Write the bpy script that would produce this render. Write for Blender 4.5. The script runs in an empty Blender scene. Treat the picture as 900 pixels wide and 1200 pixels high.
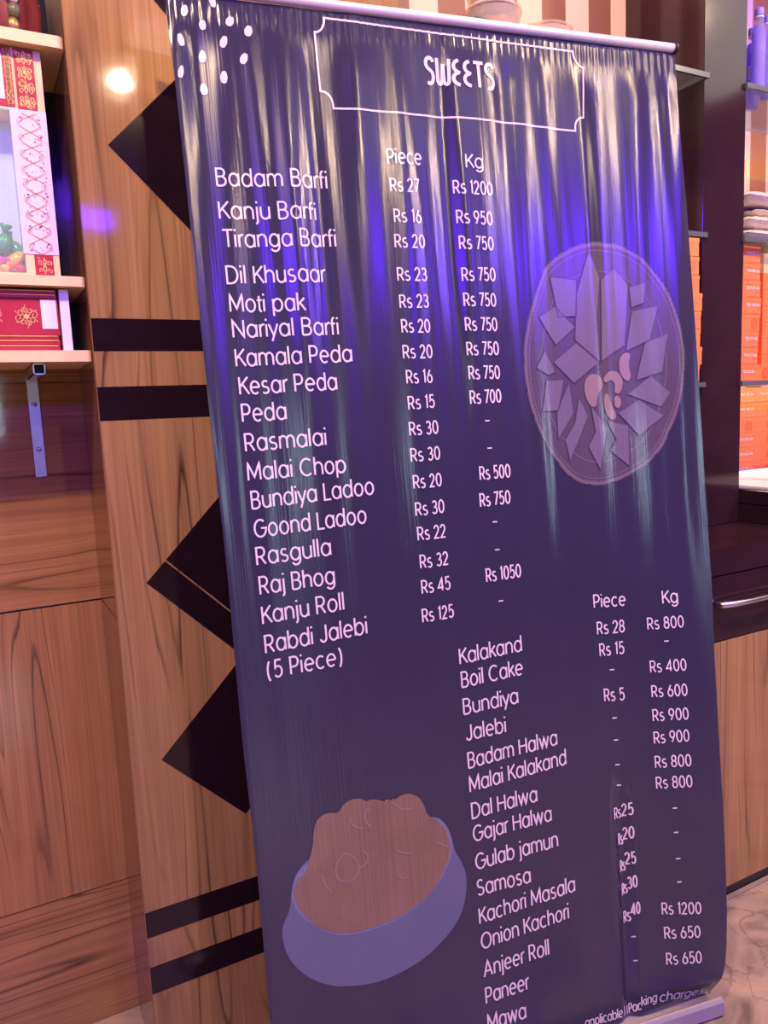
import bpy, bmesh, math, random
from mathutils import Vector, Matrix
random.seed(7)
C = bpy.context.scene.collection
SC = bpy.context.scene

# ------------------------------------------------------------------ camera
EYE = 1.30
X_C = Vector((0.8792, -0.0998, 0.4655)); U_C = Vector((-0.04295, -0.99049, -0.13148))
U_C.normalize(); X_C = (X_C - U_C * X_C.dot(U_C)).normalized(); Y_C = U_C.cross(X_C)
ROT = Matrix((X_C, Y_C, U_C))            # camera frame (right, down, forward) -> world
cam = bpy.data.cameras.new('camera'); co = bpy.data.objects.new('camera', cam); C.objects.link(co)
cam.sensor_fit = 'VERTICAL'; cam.sensor_height = 36; cam.lens = 27.0; cam.clip_start = .02
right, down, fwd = ROT.col[0], ROT.col[1], ROT.col[2]
mw = Matrix.Identity(4)
for i in range(3):
    mw[i][0] = right[i]; mw[i][1] = -down[i]; mw[i][2] = -fwd[i]
mw[2][3] = EYE
co.matrix_world = mw
SC.camera = co

# ------------------------------------------------------------------ world, exposure, lights
SC.view_settings.view_transform = 'Standard'
SC.view_settings.look = 'None'
SC.view_settings.gamma = 1.0
SC.view_settings.use_curve_mapping = False
SC.view_settings.exposure = 0.0
w = bpy.data.worlds.new('shop_glow'); SC.world = w; w.use_nodes = True
w.node_tree.nodes['Background'].inputs[0].default_value = (.86, .68, .62, 1)
w.node_tree.nodes['Background'].inputs[1].default_value = .14

def area(name, loc, target, size, color, power, size_y=None, disk=False, spread=None):
    l = bpy.data.lights.new(name, 'AREA'); o = bpy.data.objects.new(name, l); C.objects.link(o)
    l.energy = power; l.color = color; l.size = size
    if disk: l.shape = 'DISK'
    elif size_y: l.shape = 'RECTANGLE'; l.size_y = size_y
    if spread: l.spread = spread
    o.location = loc
    d = Vector(target) - Vector(loc)
    o.rotation_euler = d.to_track_quat('-Z', 'Y').to_euler()
    return o
WARM = (1.0, .70, .43); VIO = (.095, .004, 1.0); DAY = (.62, .86, 1.0); NEUTRAL = (1.0, .92, .86)
# round downlights in the ceiling
for k, (x, y, p) in enumerate([(.835, -1.25, 20), (-1.0, .45, 30), (2.3, -1.15, 24), (.0, .25, 52), (1.7, .2, 52), (3.0, .3, 45)]):
    area('downlight_%d' % k, (x, y, 2.97), (x, y, 0), .075 if k == 0 else .10, WARM, p, disk=True)
# soft neutral ceiling panels
area('ceiling_panel_right', (3.35, .25, 2.96), (3.35, .25, 0), 1.15, NEUTRAL, 9, size_y=.95)
area('ceiling_panel_left', (1.3, -.98, 2.985), (1.3, -.98, 0), 1.0, NEUTRAL, 4, size_y=.76)
# violet LED channels along the far ceiling
for k, (x0, x1, y, z) in enumerate([(.77, .97, -2.5, 2.60), (-2.3, -.30, -2.3, 2.74), (1.30, 1.90, -2.3, 2.74), (2.4, 3.5, -2.2, 2.74)]):
    area('violet_channel_%d' % k, ((x0+x1)/2, y, z), ((x0+x1)/2, 1.2, 1.5), x1-x0, VIO, (17 if k == 0 else 46)*(x1-x0), size_y=.12)
# bluish daylight in two far windows
area('far_window_daylight', (.02, -5.2, 1.58), (.6, 1.2, 1.3), .55, DAY, 12, size_y=.8)
area('side_window_daylight', (4.1, -3.5, 1.50), (1.3, 1.0, 1.2), .28, DAY, 11, size_y=.75)
# lamps inside the display bays, plus one added fill light
area('bay_lamp_violet', (2.3, 1.52, 2.74), (2.2, 1.60, 2.2), .5, VIO, 6, size_y=.05)
area('bay_lamp_warm', (2.35, 1.78, 2.10), (2.5, 1.86, 1.8), .5, (1, .66, .34), 1.2, size_y=.04)
area('low_bay_fill', (2.35, 1.56, 1.315), (2.35, 1.72, 1.12), .6, (1, .76, .60), .85, size_y=.03)  # fill light added under the shelf to brighten the lower orange boxes
area('bay_lamp_amber', (1.25, 1.64, 2.72), (1.25, 1.75, 2.3), .8, (1, .62, .33), 6, size_y=.04)

# ------------------------------------------------------------------ materials
def nt_mat(name):
    m = bpy.data.materials.new(name); m.use_nodes = True
    return m, m.node_tree.nodes, m.node_tree.links, m.node_tree.nodes['Principled BSDF']
def plain(name, col, rough=.5, metal=0, noise=.0, scale=20, bump=0, coat=0, trans=0, ior=1.45, alpha=1, spec=.5):
    m, N, L, B = nt_mat(name)
    B.inputs['Base Color'].default_value = (*col, 1); B.inputs['Roughness'].default_value = rough
    B.inputs['Metallic'].default_value = metal; B.inputs['Coat Weight'].default_value = coat
    B.inputs['Transmission Weight'].default_value = trans; B.inputs['IOR'].default_value = ior
    B.inputs['Alpha'].default_value = alpha; B.inputs['Specular IOR Level'].default_value = spec
    tc = N.new('ShaderNodeTexCoord'); nz = N.new('ShaderNodeTexNoise'); nz.inputs['Scale'].default_value = scale
    nz.inputs['Detail'].default_value = 4
    L.new(tc.outputs['Object'], nz.inputs['Vector'])
    if noise:
        mx = N.new('ShaderNodeMix'); mx.data_type = 'RGBA'
        mx.inputs['A'].default_value = (*[c*(1-noise) for c in col], 1); mx.inputs['B'].default_value = (*[min(1, c*(1+noise)) for c in col], 1)
        L.new(nz.outputs['Fac'], mx.inputs['Factor']); L.new(mx.outputs['Result'], B.inputs['Base Color'])
    if bump:
        bp = N.new('ShaderNodeBump'); bp.inputs['Strength'].default_value = bump; bp.inputs['Distance'].default_value = .002
        L.new(nz.outputs['Fac'], bp.inputs['Height']); L.new(bp.outputs['Normal'], B.inputs['Normal'])
    return m

def wood(name, grain, seed, light=(.46, .222, .088), mid=(.25, .110, .042), dark=(.05, .022, .016), rough=.06, veins=.85, fig=1.0):
    """laminate veneer: grain axis 'x' or 'z'; veins are iso-lines of a stretched noise"""
    m, N, L, B = nt_mat(name)
    tc = N.new('ShaderNodeTexCoord'); mp = N.new('ShaderNodeMapping')
    sc = {'x': (.55, 5.5, 5.5), 'z': (5.5, 5.5, .5)}[grain]
    mp.inputs['Scale'].default_value = sc; mp.inputs['Location'].default_value = (seed*3.17, seed*1.31, seed*2.23)
    L.new(tc.outputs['Object'], mp.inputs['Vector'])
    n1 = N.new('ShaderNodeTexNoise'); n1.inputs['Scale'].default_value = 1.0*fig; n1.inputs['Detail'].default_value = 1.5; n1.inputs['Distortion'].default_value = .35
    L.new(mp.outputs[0], n1.inputs['Vector'])
    n2 = N.new('ShaderNodeTexNoise'); n2.inputs['Scale'].default_value = 26; n2.inputs['Detail'].default_value = 5
    mq = N.new('ShaderNodeMapping'); mq.inputs['Scale'].default_value = {'x': (.22, 1.6, 1.6), 'z': (1.6, 1.6, .22)}[grain]
    L.new(mp.outputs[0], mq.inputs['Vector']); L.new(mq.outputs[0], n2.inputs['Vector'])
    n3 = N.new('ShaderNodeTexNoise'); n3.inputs['Scale'].default_value = 2.2; n3.inputs['Detail'].default_value = 2
    L.new(mp.outputs[0], n3.inputs['Vector'])
    def math_(op, a, b=None, clamp=False):
        q = N.new('ShaderNodeMath'); q.operation = op; q.use_clamp = clamp
        for i, v in enumerate((a, b)):
            if v is None: continue
            if isinstance(v, (int, float)): q.inputs[i].default_value = v
            else: L.new(v, q.inputs[i])
        return q.outputs[0]
    # rings
    ring = math_('MULTIPLY', n1.outputs['Fac'], 17.0)
    ring = math_('ADD', ring, math_('MULTIPLY', n2.outputs['Fac'], .10))
    fr = math_('FRACT', ring)
    r1 = N.new('ShaderNodeValToRGB'); e = r1.color_ramp.elements
    e[0].position = 0; e[0].color = (1, 1, 1, 1); e[1].position = .14; e[1].color = (0, 0, 0, 1)
    k = r1.color_ramp.elements.new(.93); k.color = (0, 0, 0, 1)
    k = r1.color_ramp.elements.new(1.0); k.color = (1, 1, 1, 1)
    L.new(fr, r1.inputs[0])
    msk = N.new('ShaderNodeMapRange'); msk.inputs['From Min'].default_value = .44; msk.inputs['From Max'].default_value = .62
    L.new(n3.outputs['Fac'], msk.inputs['Value'])
    vein = math_('MULTIPLY', r1.outputs[0], msk.outputs[0]); vein = math_('MULTIPLY', vein, veins, True)
    soft = math_('MULTIPLY', math_('PINGPONG', ring, 1.0), .40)
    fine = math_('MULTIPLY', math_('SUBTRACT', n2.outputs['Fac'], .5), 1.25)
    soft = math_('ADD', math_('ADD', soft, .28), fine, True)
    mx = N.new('ShaderNodeMix'); mx.data_type = 'RGBA'; mx.inputs['A'].default_value = (*light, 1); mx.inputs['B'].default_value = (*mid, 1)
    L.new(soft, mx.inputs['Factor'])
    m2 = N.new('ShaderNodeMix'); m2.data_type = 'RGBA'; m2.inputs['B'].default_value = (*dark, 1)
    L.new(mx.outputs['Result'], m2.inputs['A']); L.new(vein, m2.inputs['Factor'])
    L.new(m2.outputs['Result'], B.inputs['Base Color'])
    B.inputs['Roughness'].default_value = rough
    bz = N.new('ShaderNodeTexNoise'); bz.inputs['Scale'].default_value = 34; L.new(tc.outputs['Object'], bz.inputs['Vector'])
    bp = N.new('ShaderNodeBump'); bp.inputs['Strength'].default_value = .07; bp.inputs['Distance'].default_value = .0012
    L.new(bz.outputs['Fac'], bp.inputs['Height']); L.new(bp.outputs['Normal'], B.inputs['Normal'])
    return m

def vinyl(name, col, noise=.16):
    """glossy flex print: highlights smear along the cloth's vertical threads"""
    m, N, L, B = nt_mat(name)
    uv = N.new('ShaderNodeUVMap'); uv.uv_map = 'sheet'
    mp = N.new('ShaderNodeMapping'); mp.inputs['Scale'].default_value = (3, 260, 1); L.new(uv.outputs[0], mp.inputs['Vector'])
    n1 = N.new('ShaderNodeTexNoise'); n1.inputs['Scale'].default_value = 1; n1.inputs['Detail'].default_value = 3; L.new(mp.outputs[0], n1.inputs['Vector'])
    n2 = N.new('ShaderNodeTexNoise'); n2.inputs['Scale'].default_value = 9; n2.inputs['Detail'].default_value = 5; L.new(uv.outputs[0], n2.inputs['Vector'])
    ad = N.new('ShaderNodeMath'); ad.operation = 'ADD'; L.new(n1.outputs['Fac'], ad.inputs[0]); L.new(n2.outputs['Fac'], ad.inputs[1])
    hf = N.new('ShaderNodeMath'); hf.operation = 'MULTIPLY'; hf.inputs[1].default_value = .5; L.new(ad.outputs[0], hf.inputs[0])
    mx = N.new('ShaderNodeMix'); mx.data_type = 'RGBA'
    mx.inputs['A'].default_value = (*[c*(1-noise) for c in col], 1); mx.inputs['B'].default_value = (*[c*(1+noise) for c in col], 1)
    L.new(hf.outputs[0], mx.inputs['Factor']); L.new(mx.outputs['Result'], B.inputs['Base Color'])
    bp = N.new('ShaderNodeBump'); bp.inputs['Strength'].default_value = .35; bp.inputs['Distance'].default_value = .0006
    L.new(n1.outputs['Fac'], bp.inputs['Height']); L.new(bp.outputs['Normal'], B.inputs['Normal'])
    tg = N.new('ShaderNodeTangent'); tg.direction_type = 'UV_MAP'; tg.uv_map = 'sheet'
    L.new(tg.outputs[0], B.inputs['Tangent'])
    B.inputs['Anisotropic'].default_value = .80; B.inputs['Roughness'].default_value = .185
    B.inputs['Specular IOR Level'].default_value = .72
    return m

M = {}
PALE = dict(light=(.47, .258, .105), mid=(.25, .130, .052), veins=.9)
M['wood_v'] = wood('veneer_vertical', 'z', 1.0, **PALE)
M['wood_v2'] = wood('veneer_vertical_b', 'z', 2.6)
M['wood_v3'] = wood('veneer_vertical_c', 'z', 4.3, **PALE)
M['wood_h'] = wood('veneer_horizontal', 'x', 5.2)
M['wood_h2'] = wood('veneer_horizontal_b', 'x', 8.7)
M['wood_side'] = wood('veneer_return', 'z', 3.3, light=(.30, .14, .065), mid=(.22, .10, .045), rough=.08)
M['inlay'] = plain('dark_laminate', (.016, .006, .010), .10, noise=.3, scale=30, bump=.05)
M['dark'] = plain('dark_wenge_laminate', (.030, .011, .017), .10, noise=.35, scale=9, bump=.03)
M['black'] = plain('black_gloss', (.012, .010, .016), .09)
M['void'] = plain('black_back_panel', (.02, .018, .03), .12, noise=.3, scale=12, bump=.2)
M['cream'] = plain('cream_laminate', (.86, .61, .34), .4, noise=.08, scale=8)
M['chrome'] = plain('steel', (.72, .68, .72), .28, 1, noise=.06, scale=90)
M['steel_bar'] = plain('zinc_plated_steel', (.60, .52, .60), .38, .8, noise=.1, scale=60)
M['alu'] = plain('white_aluminium', (.78, .70, .78), .32, .25)
M['cassette'] = plain('satin_aluminium', (.36, .30, .36), .30, .3)
M['hollow'] = plain('tube_hollow', (.01, .009, .012), .6)
M['ceil'] = plain('ceiling_paint', (.62, .52, .46), .7)
M['ceil_dark'] = plain('dark_ceiling_paint', (.05, .04, .05), .7)
M['farwall'] = plain('far_wall_paint', (.06, .045, .05), .6, noise=.3, scale=3)
M['orange'] = plain('orange_carton', (.95, .21, .07), .42, noise=.07, scale=20)
M['orange_l'] = plain('orange_carton_light', (.98, .27, .07), .42, noise=.07, scale=20)
M['orange_d'] = plain('printed_dark_orange', (.62, .07, .03), .5)
M['boxwhite'] = plain('printed_pinkish_white', (.90, .68, .70), .5)
M['boxpale'] = plain('printed_pale_orange', (.90, .34, .22), .5)
M['white'] = plain('white_plastic', (.86, .80, .80), .35, noise=.03)
M['white2'] = plain('beige_plastic', (.66, .58, .60), .4)  # beige tone of the tray ridges
M['red'] = plain('crimson_board', (.42, .018, .035), .4, noise=.15, scale=30)
M['red2'] = plain('dark_red_cloth', (.23, .035, .03), .55, noise=.25, scale=30, bump=.3)
M['gold'] = plain('gold_print', (.88, .52, .20), .35, .25)
M['foam'] = plain('white_foam', (.82, .76, .82), .7, noise=.05, scale=120)
M['pastel'] = plain('pastel_board', (.74, .62, .78), .5, noise=.05)
M['vine'] = plain('printed_peach_vine', (.66, .32, .16), .5)
M['berry'] = plain('printed_red_berries', (.60, .12, .16), .5)
M['bluedot'] = plain('printed_blue_buds', (.32, .42, .52), .5)
M['skyblue'] = plain('pale_blue_lining', (.60, .80, .92), .6, noise=.06, scale=6)
M['pearl'] = plain('pearl', (.80, .70, .62), .25)
M['brass'] = plain('aged_brass', (.45, .26, .09), .35, .7)
M['jade'] = plain('olive_green_bead', (.13, .13, .06), .3)

def film(name, col, amount):
    m, N, L, B = nt_mat(name)
    tr = N.new('ShaderNodeBsdfTransparent'); tr.inputs[0].default_value = (*col, 1)
    mx = N.new('ShaderNodeMixShader'); mx.inputs[0].default_value = amount
    B.inputs['Base Color'].default_value = (*col, 1); B.inputs['Roughness'].default_value = .08
    nz = N.new('ShaderNodeTexNoise'); nz.inputs['Scale'].default_value = 25; nz.inputs['Detail'].default_value = 4
    bp = N.new('ShaderNodeBump'); bp.inputs['Strength'].default_value = .5; bp.inputs['Distance'].default_value = .004
    L.new(nz.outputs['Fac'], bp.inputs['Height']); L.new(bp.outputs['Normal'], B.inputs['Normal'])
    out = N['Material Output']
    L.new(tr.outputs[0], mx.inputs[1]); L.new(B.outputs[0], mx.inputs[2]); L.new(mx.outputs[0], out.inputs[0])
    return m
M['film'] = film('clear_film', (.95, .96, .98), .10)
M['pouch'] = film('cloudy_film', (.92, .84, .76), .30)
M['clear'] = film('clear_plastic', (.93, .90, .98), .14)
M['liquid'] = film('violet_lit_water', (.40, .26, .96), .5)  # clear water; the violet light on the bottles is put into its colour
M['tub'] = film('tub_plastic', (.97, .90, .80), .28)
M['glass'] = film('shelf_glass', (.78, .84, .86), .16)
M['glass_edge'] = plain('shelf_glass_edge', (.10, .115, .13), .2)
M['cap'] = plain('violet_cap', (.30, .22, .75), .35)

# --------------------------------------------------------- procedural floor and wallpaper
def floor_mat():
    m, N, L, B = nt_mat('marble_floor')
    tc = N.new('ShaderNodeTexCoord')
    n1 = N.new('ShaderNodeTexNoise'); n1.inputs['Scale'].default_value = 7; n1.inputs['Detail'].default_value = 8; n1.inputs['Distortion'].default_value = .8
    L.new(tc.outputs['Object'], n1.inputs['Vector'])
    r = N.new('ShaderNodeValToRGB'); e = r.color_ramp.elements
    e[0].position = .30; e[0].color = (.12, .085, .075, 1); e[1].position = .70; e[1].color = (.44, .31, .22, 1)
    q = e.new(.5); q.color = (.32, .235, .20, 1)
    L.new(n1.outputs['Fac'], r.inputs[0])
    n2 = N.new('ShaderNodeTexNoise'); n2.inputs['Scale'].default_value = 3.1; n2.inputs['Detail'].default_value = 6; n2.inputs['Distortion'].default_value = 1.6
    L.new(tc.outputs['Object'], n2.inputs['Vector'])
    v = N.new('ShaderNodeMath'); v.operation = 'SUBTRACT'; v.inputs[1].default_value = .5; L.new(n2.outputs['Fac'], v.inputs[0])
    a = N.new('ShaderNodeMath'); a.operation = 'ABSOLUTE'; L.new(v.outputs[0], a.inputs[0])
    r2 = N.new('ShaderNodeValToRGB'); e = r2.color_ramp.elements
    e[0].position = 0; e[0].color = (.5, .5, .5, 1); e[1].position = .010; e[1].color = (0, 0, 0, 1)
    L.new(a.outputs[0], r2.inputs[0])
    mx = N.new('ShaderNodeMix'); mx.data_type = 'RGBA'; mx.inputs['B'].default_value = (.07, .045, .04, 1)
    L.new(r2.outputs[0], mx.inputs['Factor']); L.new(r.outputs[0], mx.inputs['A'])
    L.new(mx.outputs['Result'], B.inputs['Base Color']); B.inputs['Roughness'].default_value = .18
    return m
M['floor'] = floor_mat()
M['tile_edge'] = plain('grey_floor_tile', (.26, .20, .18), .25, noise=.25, scale=25)
def wallpaper(name, start, width, light, dark):
    m, N, L, B = nt_mat(name)
    tc = N.new('ShaderNodeTexCoord'); sx = N.new('ShaderNodeSeparateXYZ'); L.new(tc.outputs['Object'], sx.inputs[0])
    a = N.new('ShaderNodeMath'); a.operation = 'SUBTRACT'; a.inputs[1].default_value = start; L.new(sx.outputs['X'], a.inputs[0])
    b = N.new('ShaderNodeMath'); b.operation = 'DIVIDE'; b.inputs[1].default_value = width*2; L.new(a.outputs[0], b.inputs[0])
    f = N.new('ShaderNodeMath'); f.operation = 'FRACT'; L.new(b.outputs[0], f.inputs[0])
    g = N.new('ShaderNodeMath'); g.operation = 'LESS_THAN'; g.inputs[1].default_value = .5; L.new(f.outputs[0], g.inputs[0])
    mx = N.new('ShaderNodeMix'); mx.data_type = 'RGBA'; mx.inputs['A'].default_value = (*light, 1); mx.inputs['B'].default_value = (*dark, 1)
    L.new(g.outputs[0], mx.inputs['Factor']); L.new(mx.outputs['Result'], B.inputs['Base Color']); B.inputs['Roughness'].default_value = .45
    return m
M['paper'] = wallpaper('striped_wallpaper', 1.484, .084, (.78, .55, .36), (.24, .10, .05))
M['paper2'] = wallpaper('striped_wallpaper_deep', 2.498, .085, (.80, .60, .34), (.40, .17, .06))

# ------------------------------------------------------------------ helpers
def wloc(o):
    v = Vector((0, 0, 0))
    while o is not None: v = v + o.location; o = o.parent
    return v
def obj(name, verts, faces, mat, parent=None, smooth=False):
    off = wloc(parent) if parent else Vector((0, 0, 0))
    me = bpy.data.meshes.new(name)
    me.from_pydata([Vector(v) - off for v in verts], [], faces)
    mats = mat if isinstance(mat, list) else [mat]
    for k in mats: me.materials.append(k)
    if smooth: me.polygons.foreach_set('use_smooth', [True]*len(me.polygons))
    o = bpy.data.objects.new(name, me); C.objects.link(o)
    if parent: o.parent = parent
    return o
def from_bm(name, bm, mat, parent=None, smooth=False):
    bm.verts.index_update()
    v = [p.co.copy() for p in bm.verts]; f = [[q.index for q in p.verts] for p in bm.faces]
    bm.free(); return obj(name, v, f, mat, parent, smooth)
def box(name, lo, hi, mat, parent=None, bev=0, seg=2, skip=()):
    bm = bmesh.new()
    bmesh.ops.create_cube(bm, size=1)
    for v in bm.verts:
        for i in range(3): v.co[i] = lo[i] if v.co[i] < 0 else hi[i]
    if bev: bmesh.ops.bevel(bm, geom=bm.edges[:], offset=bev, segments=seg, affect='EDGES', profile=.5)
    return from_bm(name, bm, mat, parent)
def boxes(name, lst, mat, parent=None):
    V, F = [], []
    for lo, hi in lst:
        b = len(V)
        for z in (lo[2], hi[2]):
            V += [(lo[0], lo[1], z), (hi[0], lo[1], z), (hi[0], hi[1], z), (lo[0], hi[1], z)]
        F += [[b+3, b+2, b+1, b], [b+4, b+5, b+6, b+7]] + [[b+i, b+(i+1) % 4, b+4+(i+1) % 4, b+4+i] for i in range(4)]
    return obj(name, V, F, mat, parent)
def prism(name, poly, y0, y1, mat, parent=None, bev=0):
    """polygon in x,z extruded from y0 (front) to y1 (back)"""
    n = len(poly); V = [(x, y0, z) for x, z in poly] + [(x, y1, z) for x, z in poly]
    F = [list(range(n)), list(range(2*n-1, n-1, -1))] + [[(i+1) % n, i, n+i, n+(i+1) % n] for i in range(n)]
    return obj(name, V, F, mat, parent)
def lathe(name, prof, c, mat, parent=None, n=28, squash=1.0, lobes=0, depth=0):
    V, F = [], []
    for r, z in prof:
        for k in range(n):
            a = 2*math.pi*k/n; rr = r*(1 - depth*(.5+.5*math.cos(lobes*a))) if lobes else r
            V.append((c[0]+rr*math.cos(a), c[1]+rr*squash*math.sin(a), c[2]+z))
    m = len(prof)
    for i in range(m-1):
        for k in range(n):
            F.append([i*n+k, i*n+(k+1) % n, (i+1)*n+(k+1) % n, (i+1)*n+k])
    F.append(list(range(n-1, -1, -1))); F.append(list(range((m-1)*n, m*n)))
    return obj(name, V, F, mat, parent, True)
def tube(name, path, r, mat, parent=None, n=12, caps=True):
    V, F = [], []; P = [Vector(p) for p in path]
    ref = Vector((0, 0, 1))
    if abs((P[-1]-P[0]).normalized().z) > .9: ref = Vector((0, 1, 0))
    for i, p in enumerate(P):
        d = (P[min(i+1, len(P)-1)] - P[max(i-1, 0)]).normalized()
        a = d.cross(ref).normalized(); b = a.cross(d)
        rr = r[i] if isinstance(r, (list, tuple)) else r
        for k in range(n):
            t = 2*math.pi*k/n; V.append(p + a*rr*math.cos(t) + b*rr*math.sin(t))
    for i in range(len(P)-1):
        for k in range(n): F.append([i*n+k, i*n+(k+1) % n, (i+1)*n+(k+1) % n, (i+1)*n+k])
    if caps: F.append(list(range(n-1, -1, -1))); F.append(list(range((len(P)-1)*n, len(P)*n)))
    return obj(name, V, F, mat, parent, True)
def ball(name, c, r, mat, parent=None, u=12, v=8):
    bm = bmesh.new(); bmesh.ops.create_uvsphere(bm, u_segments=u, v_segments=v, radius=1)
    rr = r if isinstance(r, (tuple, list)) else (r, r, r)
    for p in bm.verts: p.co = Vector((c[0]+p.co.x*rr[0], c[1]+p.co.y*rr[1], c[2]+p.co.z*rr[2]))
    return from_bm(name, bm, mat, parent, True)
def tag(o, label, cat, group=None):
    o['label'] = label; o['category'] = cat
    if group: o['group'] = group
    return o
def thing(name, loc, label, cat, group=None):
    o = bpy.data.objects.new(name, None); C.objects.link(o); o.location = loc; o.empty_display_size = .05
    return tag(o, label, cat, group)
def struct(o): o['kind'] = 'structure'; return o

# ------------------------------------------------------------------ stroke lettering
def arc(cx, cy, rx, ry, a0, a1, n=None):
    n = n or max(4, int(abs(a1-a0)/18))
    return [(cx+rx*math.cos(math.radians(a0+(a1-a0)*i/n)), cy+ry*math.sin(math.radians(a0+(a1-a0)*i/n))) for i in range(n+1)]
def circ(cx=.235, cy=.255, rx=.225, ry=.255): return arc(cx, cy, rx, ry, 0, 360, 20)
XH = .51
DOT = [(-.001, .655), (-.001, .735)]
def sh(pl, dx): return [(x+dx, y) for x, y in pl]
G = {
 'a': (.47, [circ(), [(.46, 0), (.46, XH)]]), 'b': (.47, [circ(.24), [(.01, 0), (.01, .74)]]),
 'c': (.42, [arc(.235, .255, .225, .255, 48, 312)]), 'd': (.47, [circ(), [(.46, 0), (.46, .74)]]),
 'e': (.46, [[(.015, .265), (.455, .265)], arc(.235, .255, .222, .255, 0, 310)]),
 'f': (.26, [[(.10, 0), (.10, .56)] + arc(.23, .58, .13, .15, 180, 95), [(0, .47), (.25, .47)]]),
 'g': (.47, [circ(), [(.46, XH), (.46, .02)] + arc(.245, -.0, .215, .20, 0, -150)]),
 'h': (.42, [[(.01, 0), (.01, .74)], arc(.21, .30, .20, .21, 180, 0) + [(.41, 0)]]),
 'i': (.03, [[(.01, 0), (.01, XH)], sh(DOT, .01)]),
 'j': (.05, [[(.04, XH), (.04, -.08)] + arc(-.06, -.08, .10, .11, 0, -90), sh(DOT, .04)]),
 'k': (.38, [[(.01, 0), (.01, .74)], [(.35, XH), (.03, .24)], [(.12, .32), (.38, 0)]]),
 'l': (.03, [[(.01, 0), (.01, .74)]]),
 'm': (.72, [[(.01, 0), (.01, XH)], arc(.185, .32, .175, .19, 180, 0) + [(.36, 0)], arc(.535, .32, .175, .19, 180, 0) + [(.71, 0)]]),
 'n': (.42, [[(.01, 0), (.01, XH)], arc(.21, .30, .20, .21, 180, 0) + [(.41, 0)]]),
 'o': (.47, [circ()]), 'p': (.47, [circ(.24), [(.01, XH), (.01, -.2)]]),
 'r': (.22, [[(.01, 0), (.01, XH)], arc(.2, .31, .19, .2, 180, 82)]),
 's': (.34, [arc(.17, .385, .145, .125, 40, 180) + arc(.17, .385, .145, .125, 180, 262)[1:] + arc(.17, .13, .16, .13, 82, -145)[0:]]),
 't': (.25, [[(.11, .64), (.11, .12)] + arc(.22, .12, .11, .12, 180, 265), [(0, .47), (.25, .47)]]),
 'u': (.42, [[(.01, XH), (.01, .22)] + arc(.21, .21, .20, .21, 180, 360), [(.41, XH), (.41, 0)]]),
 'v': (.4, [[(0, XH), (.2, 0), (.4, XH)]]),
 'w': (.64, [[(0, XH), (.16, 0), (.32, XH), (.48, 0), (.64, XH)]]),
 'y': (.42, [[(0, XH), (.22, .02)], [(.42, XH), (.12, -.2)]]),
 'A': (.58, [[(0, 0), (.29, .7), (.58, 0)], [(.11, .24), (.47, .24)]]),
 'B': (.44, [[(.01, 0), (.01, .7), (.22, .7)] + arc(.22, .535, .17, .165, 90, -90) + [(.02, .37)], [(.02, .37), (.23, .37)] + arc(.23, .185, .20, .185, 90, -90) + [(.01, 0)]]),
 'C': (.60, [arc(.34, .35, .32, .35, 48, 312)]),
 'D': (.54, [[(.01, 0), (.01, .7), (.2, .7)] + arc(.2, .35, .33, .35, 90, -90) + [(.01, 0)]]),
 'G': (.64, [arc(.34, .35, .32, .35, 48, 360) + [(.38, .35)]]),
 'H': (.52, [[(.01, 0), (.01, .7)], [(.51, 0), (.51, .7)], [(.01, .36), (.51, .36)]]),
 'I': (.03, [[(.01, 0), (.01, .7)]]),
 'J': (.34, [[(.32, .7), (.32, .17)] + arc(.16, .17, .16, .17, 0, -165)]),
 'K': (.48, [[(.01, 0), (.01, .7)], [(.45, .7), (.02, .29)], [(.15, .42), (.48, 0)]]),
 'L': (.38, [[(.01, .7), (.01, 0), (.38, 0)]]),
 'M': (.66, [[(.01, 0), (.03, .7), (.33, .12), (.63, .7), (.65, 0)]]),
 'N': (.53, [[(.01, 0), (.01, .7), (.52, 0), (.52, .7)]]),
 'O': (.70, [arc(.35, .35, .33, .35, 0, 360, 24)]),
 'P': (.42, [[(.01, 0), (.01, .7), (.22, .7)] + arc(.22, .5, .19, .2, 90, -90) + [(.02, .3)]]),
 'R': (.45, [[(.01, 0), (.01, .7), (.22, .7)] + arc(.22, .51, .19, .19, 90, -90) + [(.02, .32)], [(.21, .32), (.44, 0)]]),
 'S': (.44, [arc(.22, .52, .18, .175, 35, 262) + arc(.22, .175, .20, .175, 82, -145)]),
 'T': (.50, [[(0, .7), (.5, .7)], [(.25, .7), (.25, 0)]]),
 '0': (.46, [arc(.23, .35, .21, .35, 0, 360, 22)]), '1': (.2, [[(.02, .6), (.15, .7), (.15, 0)]]),
 '2': (.42, [arc(.2, .5, .18, .2, 170, -35) + [(.02, 0), (.41, 0)]]),
 '3': (.42, [arc(.2, .525, .165, .165, 150, -80) + arc(.2, .185, .195, .19, 80, -150)]),
 '4': (.48, [[(.36, 0), (.36, .7), (.01, .17), (.47, .17)]]),
 '5': (.42, [[(.38, .7), (.09, .7), (.06, .38)] + arc(.2, .225, .20, .22, 128, -145)]),
 '6': (.44, [circ(.22, .21, .20, .21), [(.03, .27), (.27, .7)]]),
 '7': (.40, [[(0, .7), (.39, .7), (.12, 0)]]),
 '8': (.42, [circ(.21, .525, .165, .17), circ(.21, .185, .195, .185)]),
 '9': (.44, [circ(.22, .49, .20, .21), [(.41, .43), (.17, 0)]]),
 '(': (.2, [arc(.32, .3, .3, .52, 130, 230)]), ')': (.2, [arc(-.12, .3, .3, .52, 50, -50)]),
 '-': (.24, [[(0, .25), (.24, .25)]]), ' ': (.13, []),
}
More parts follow.
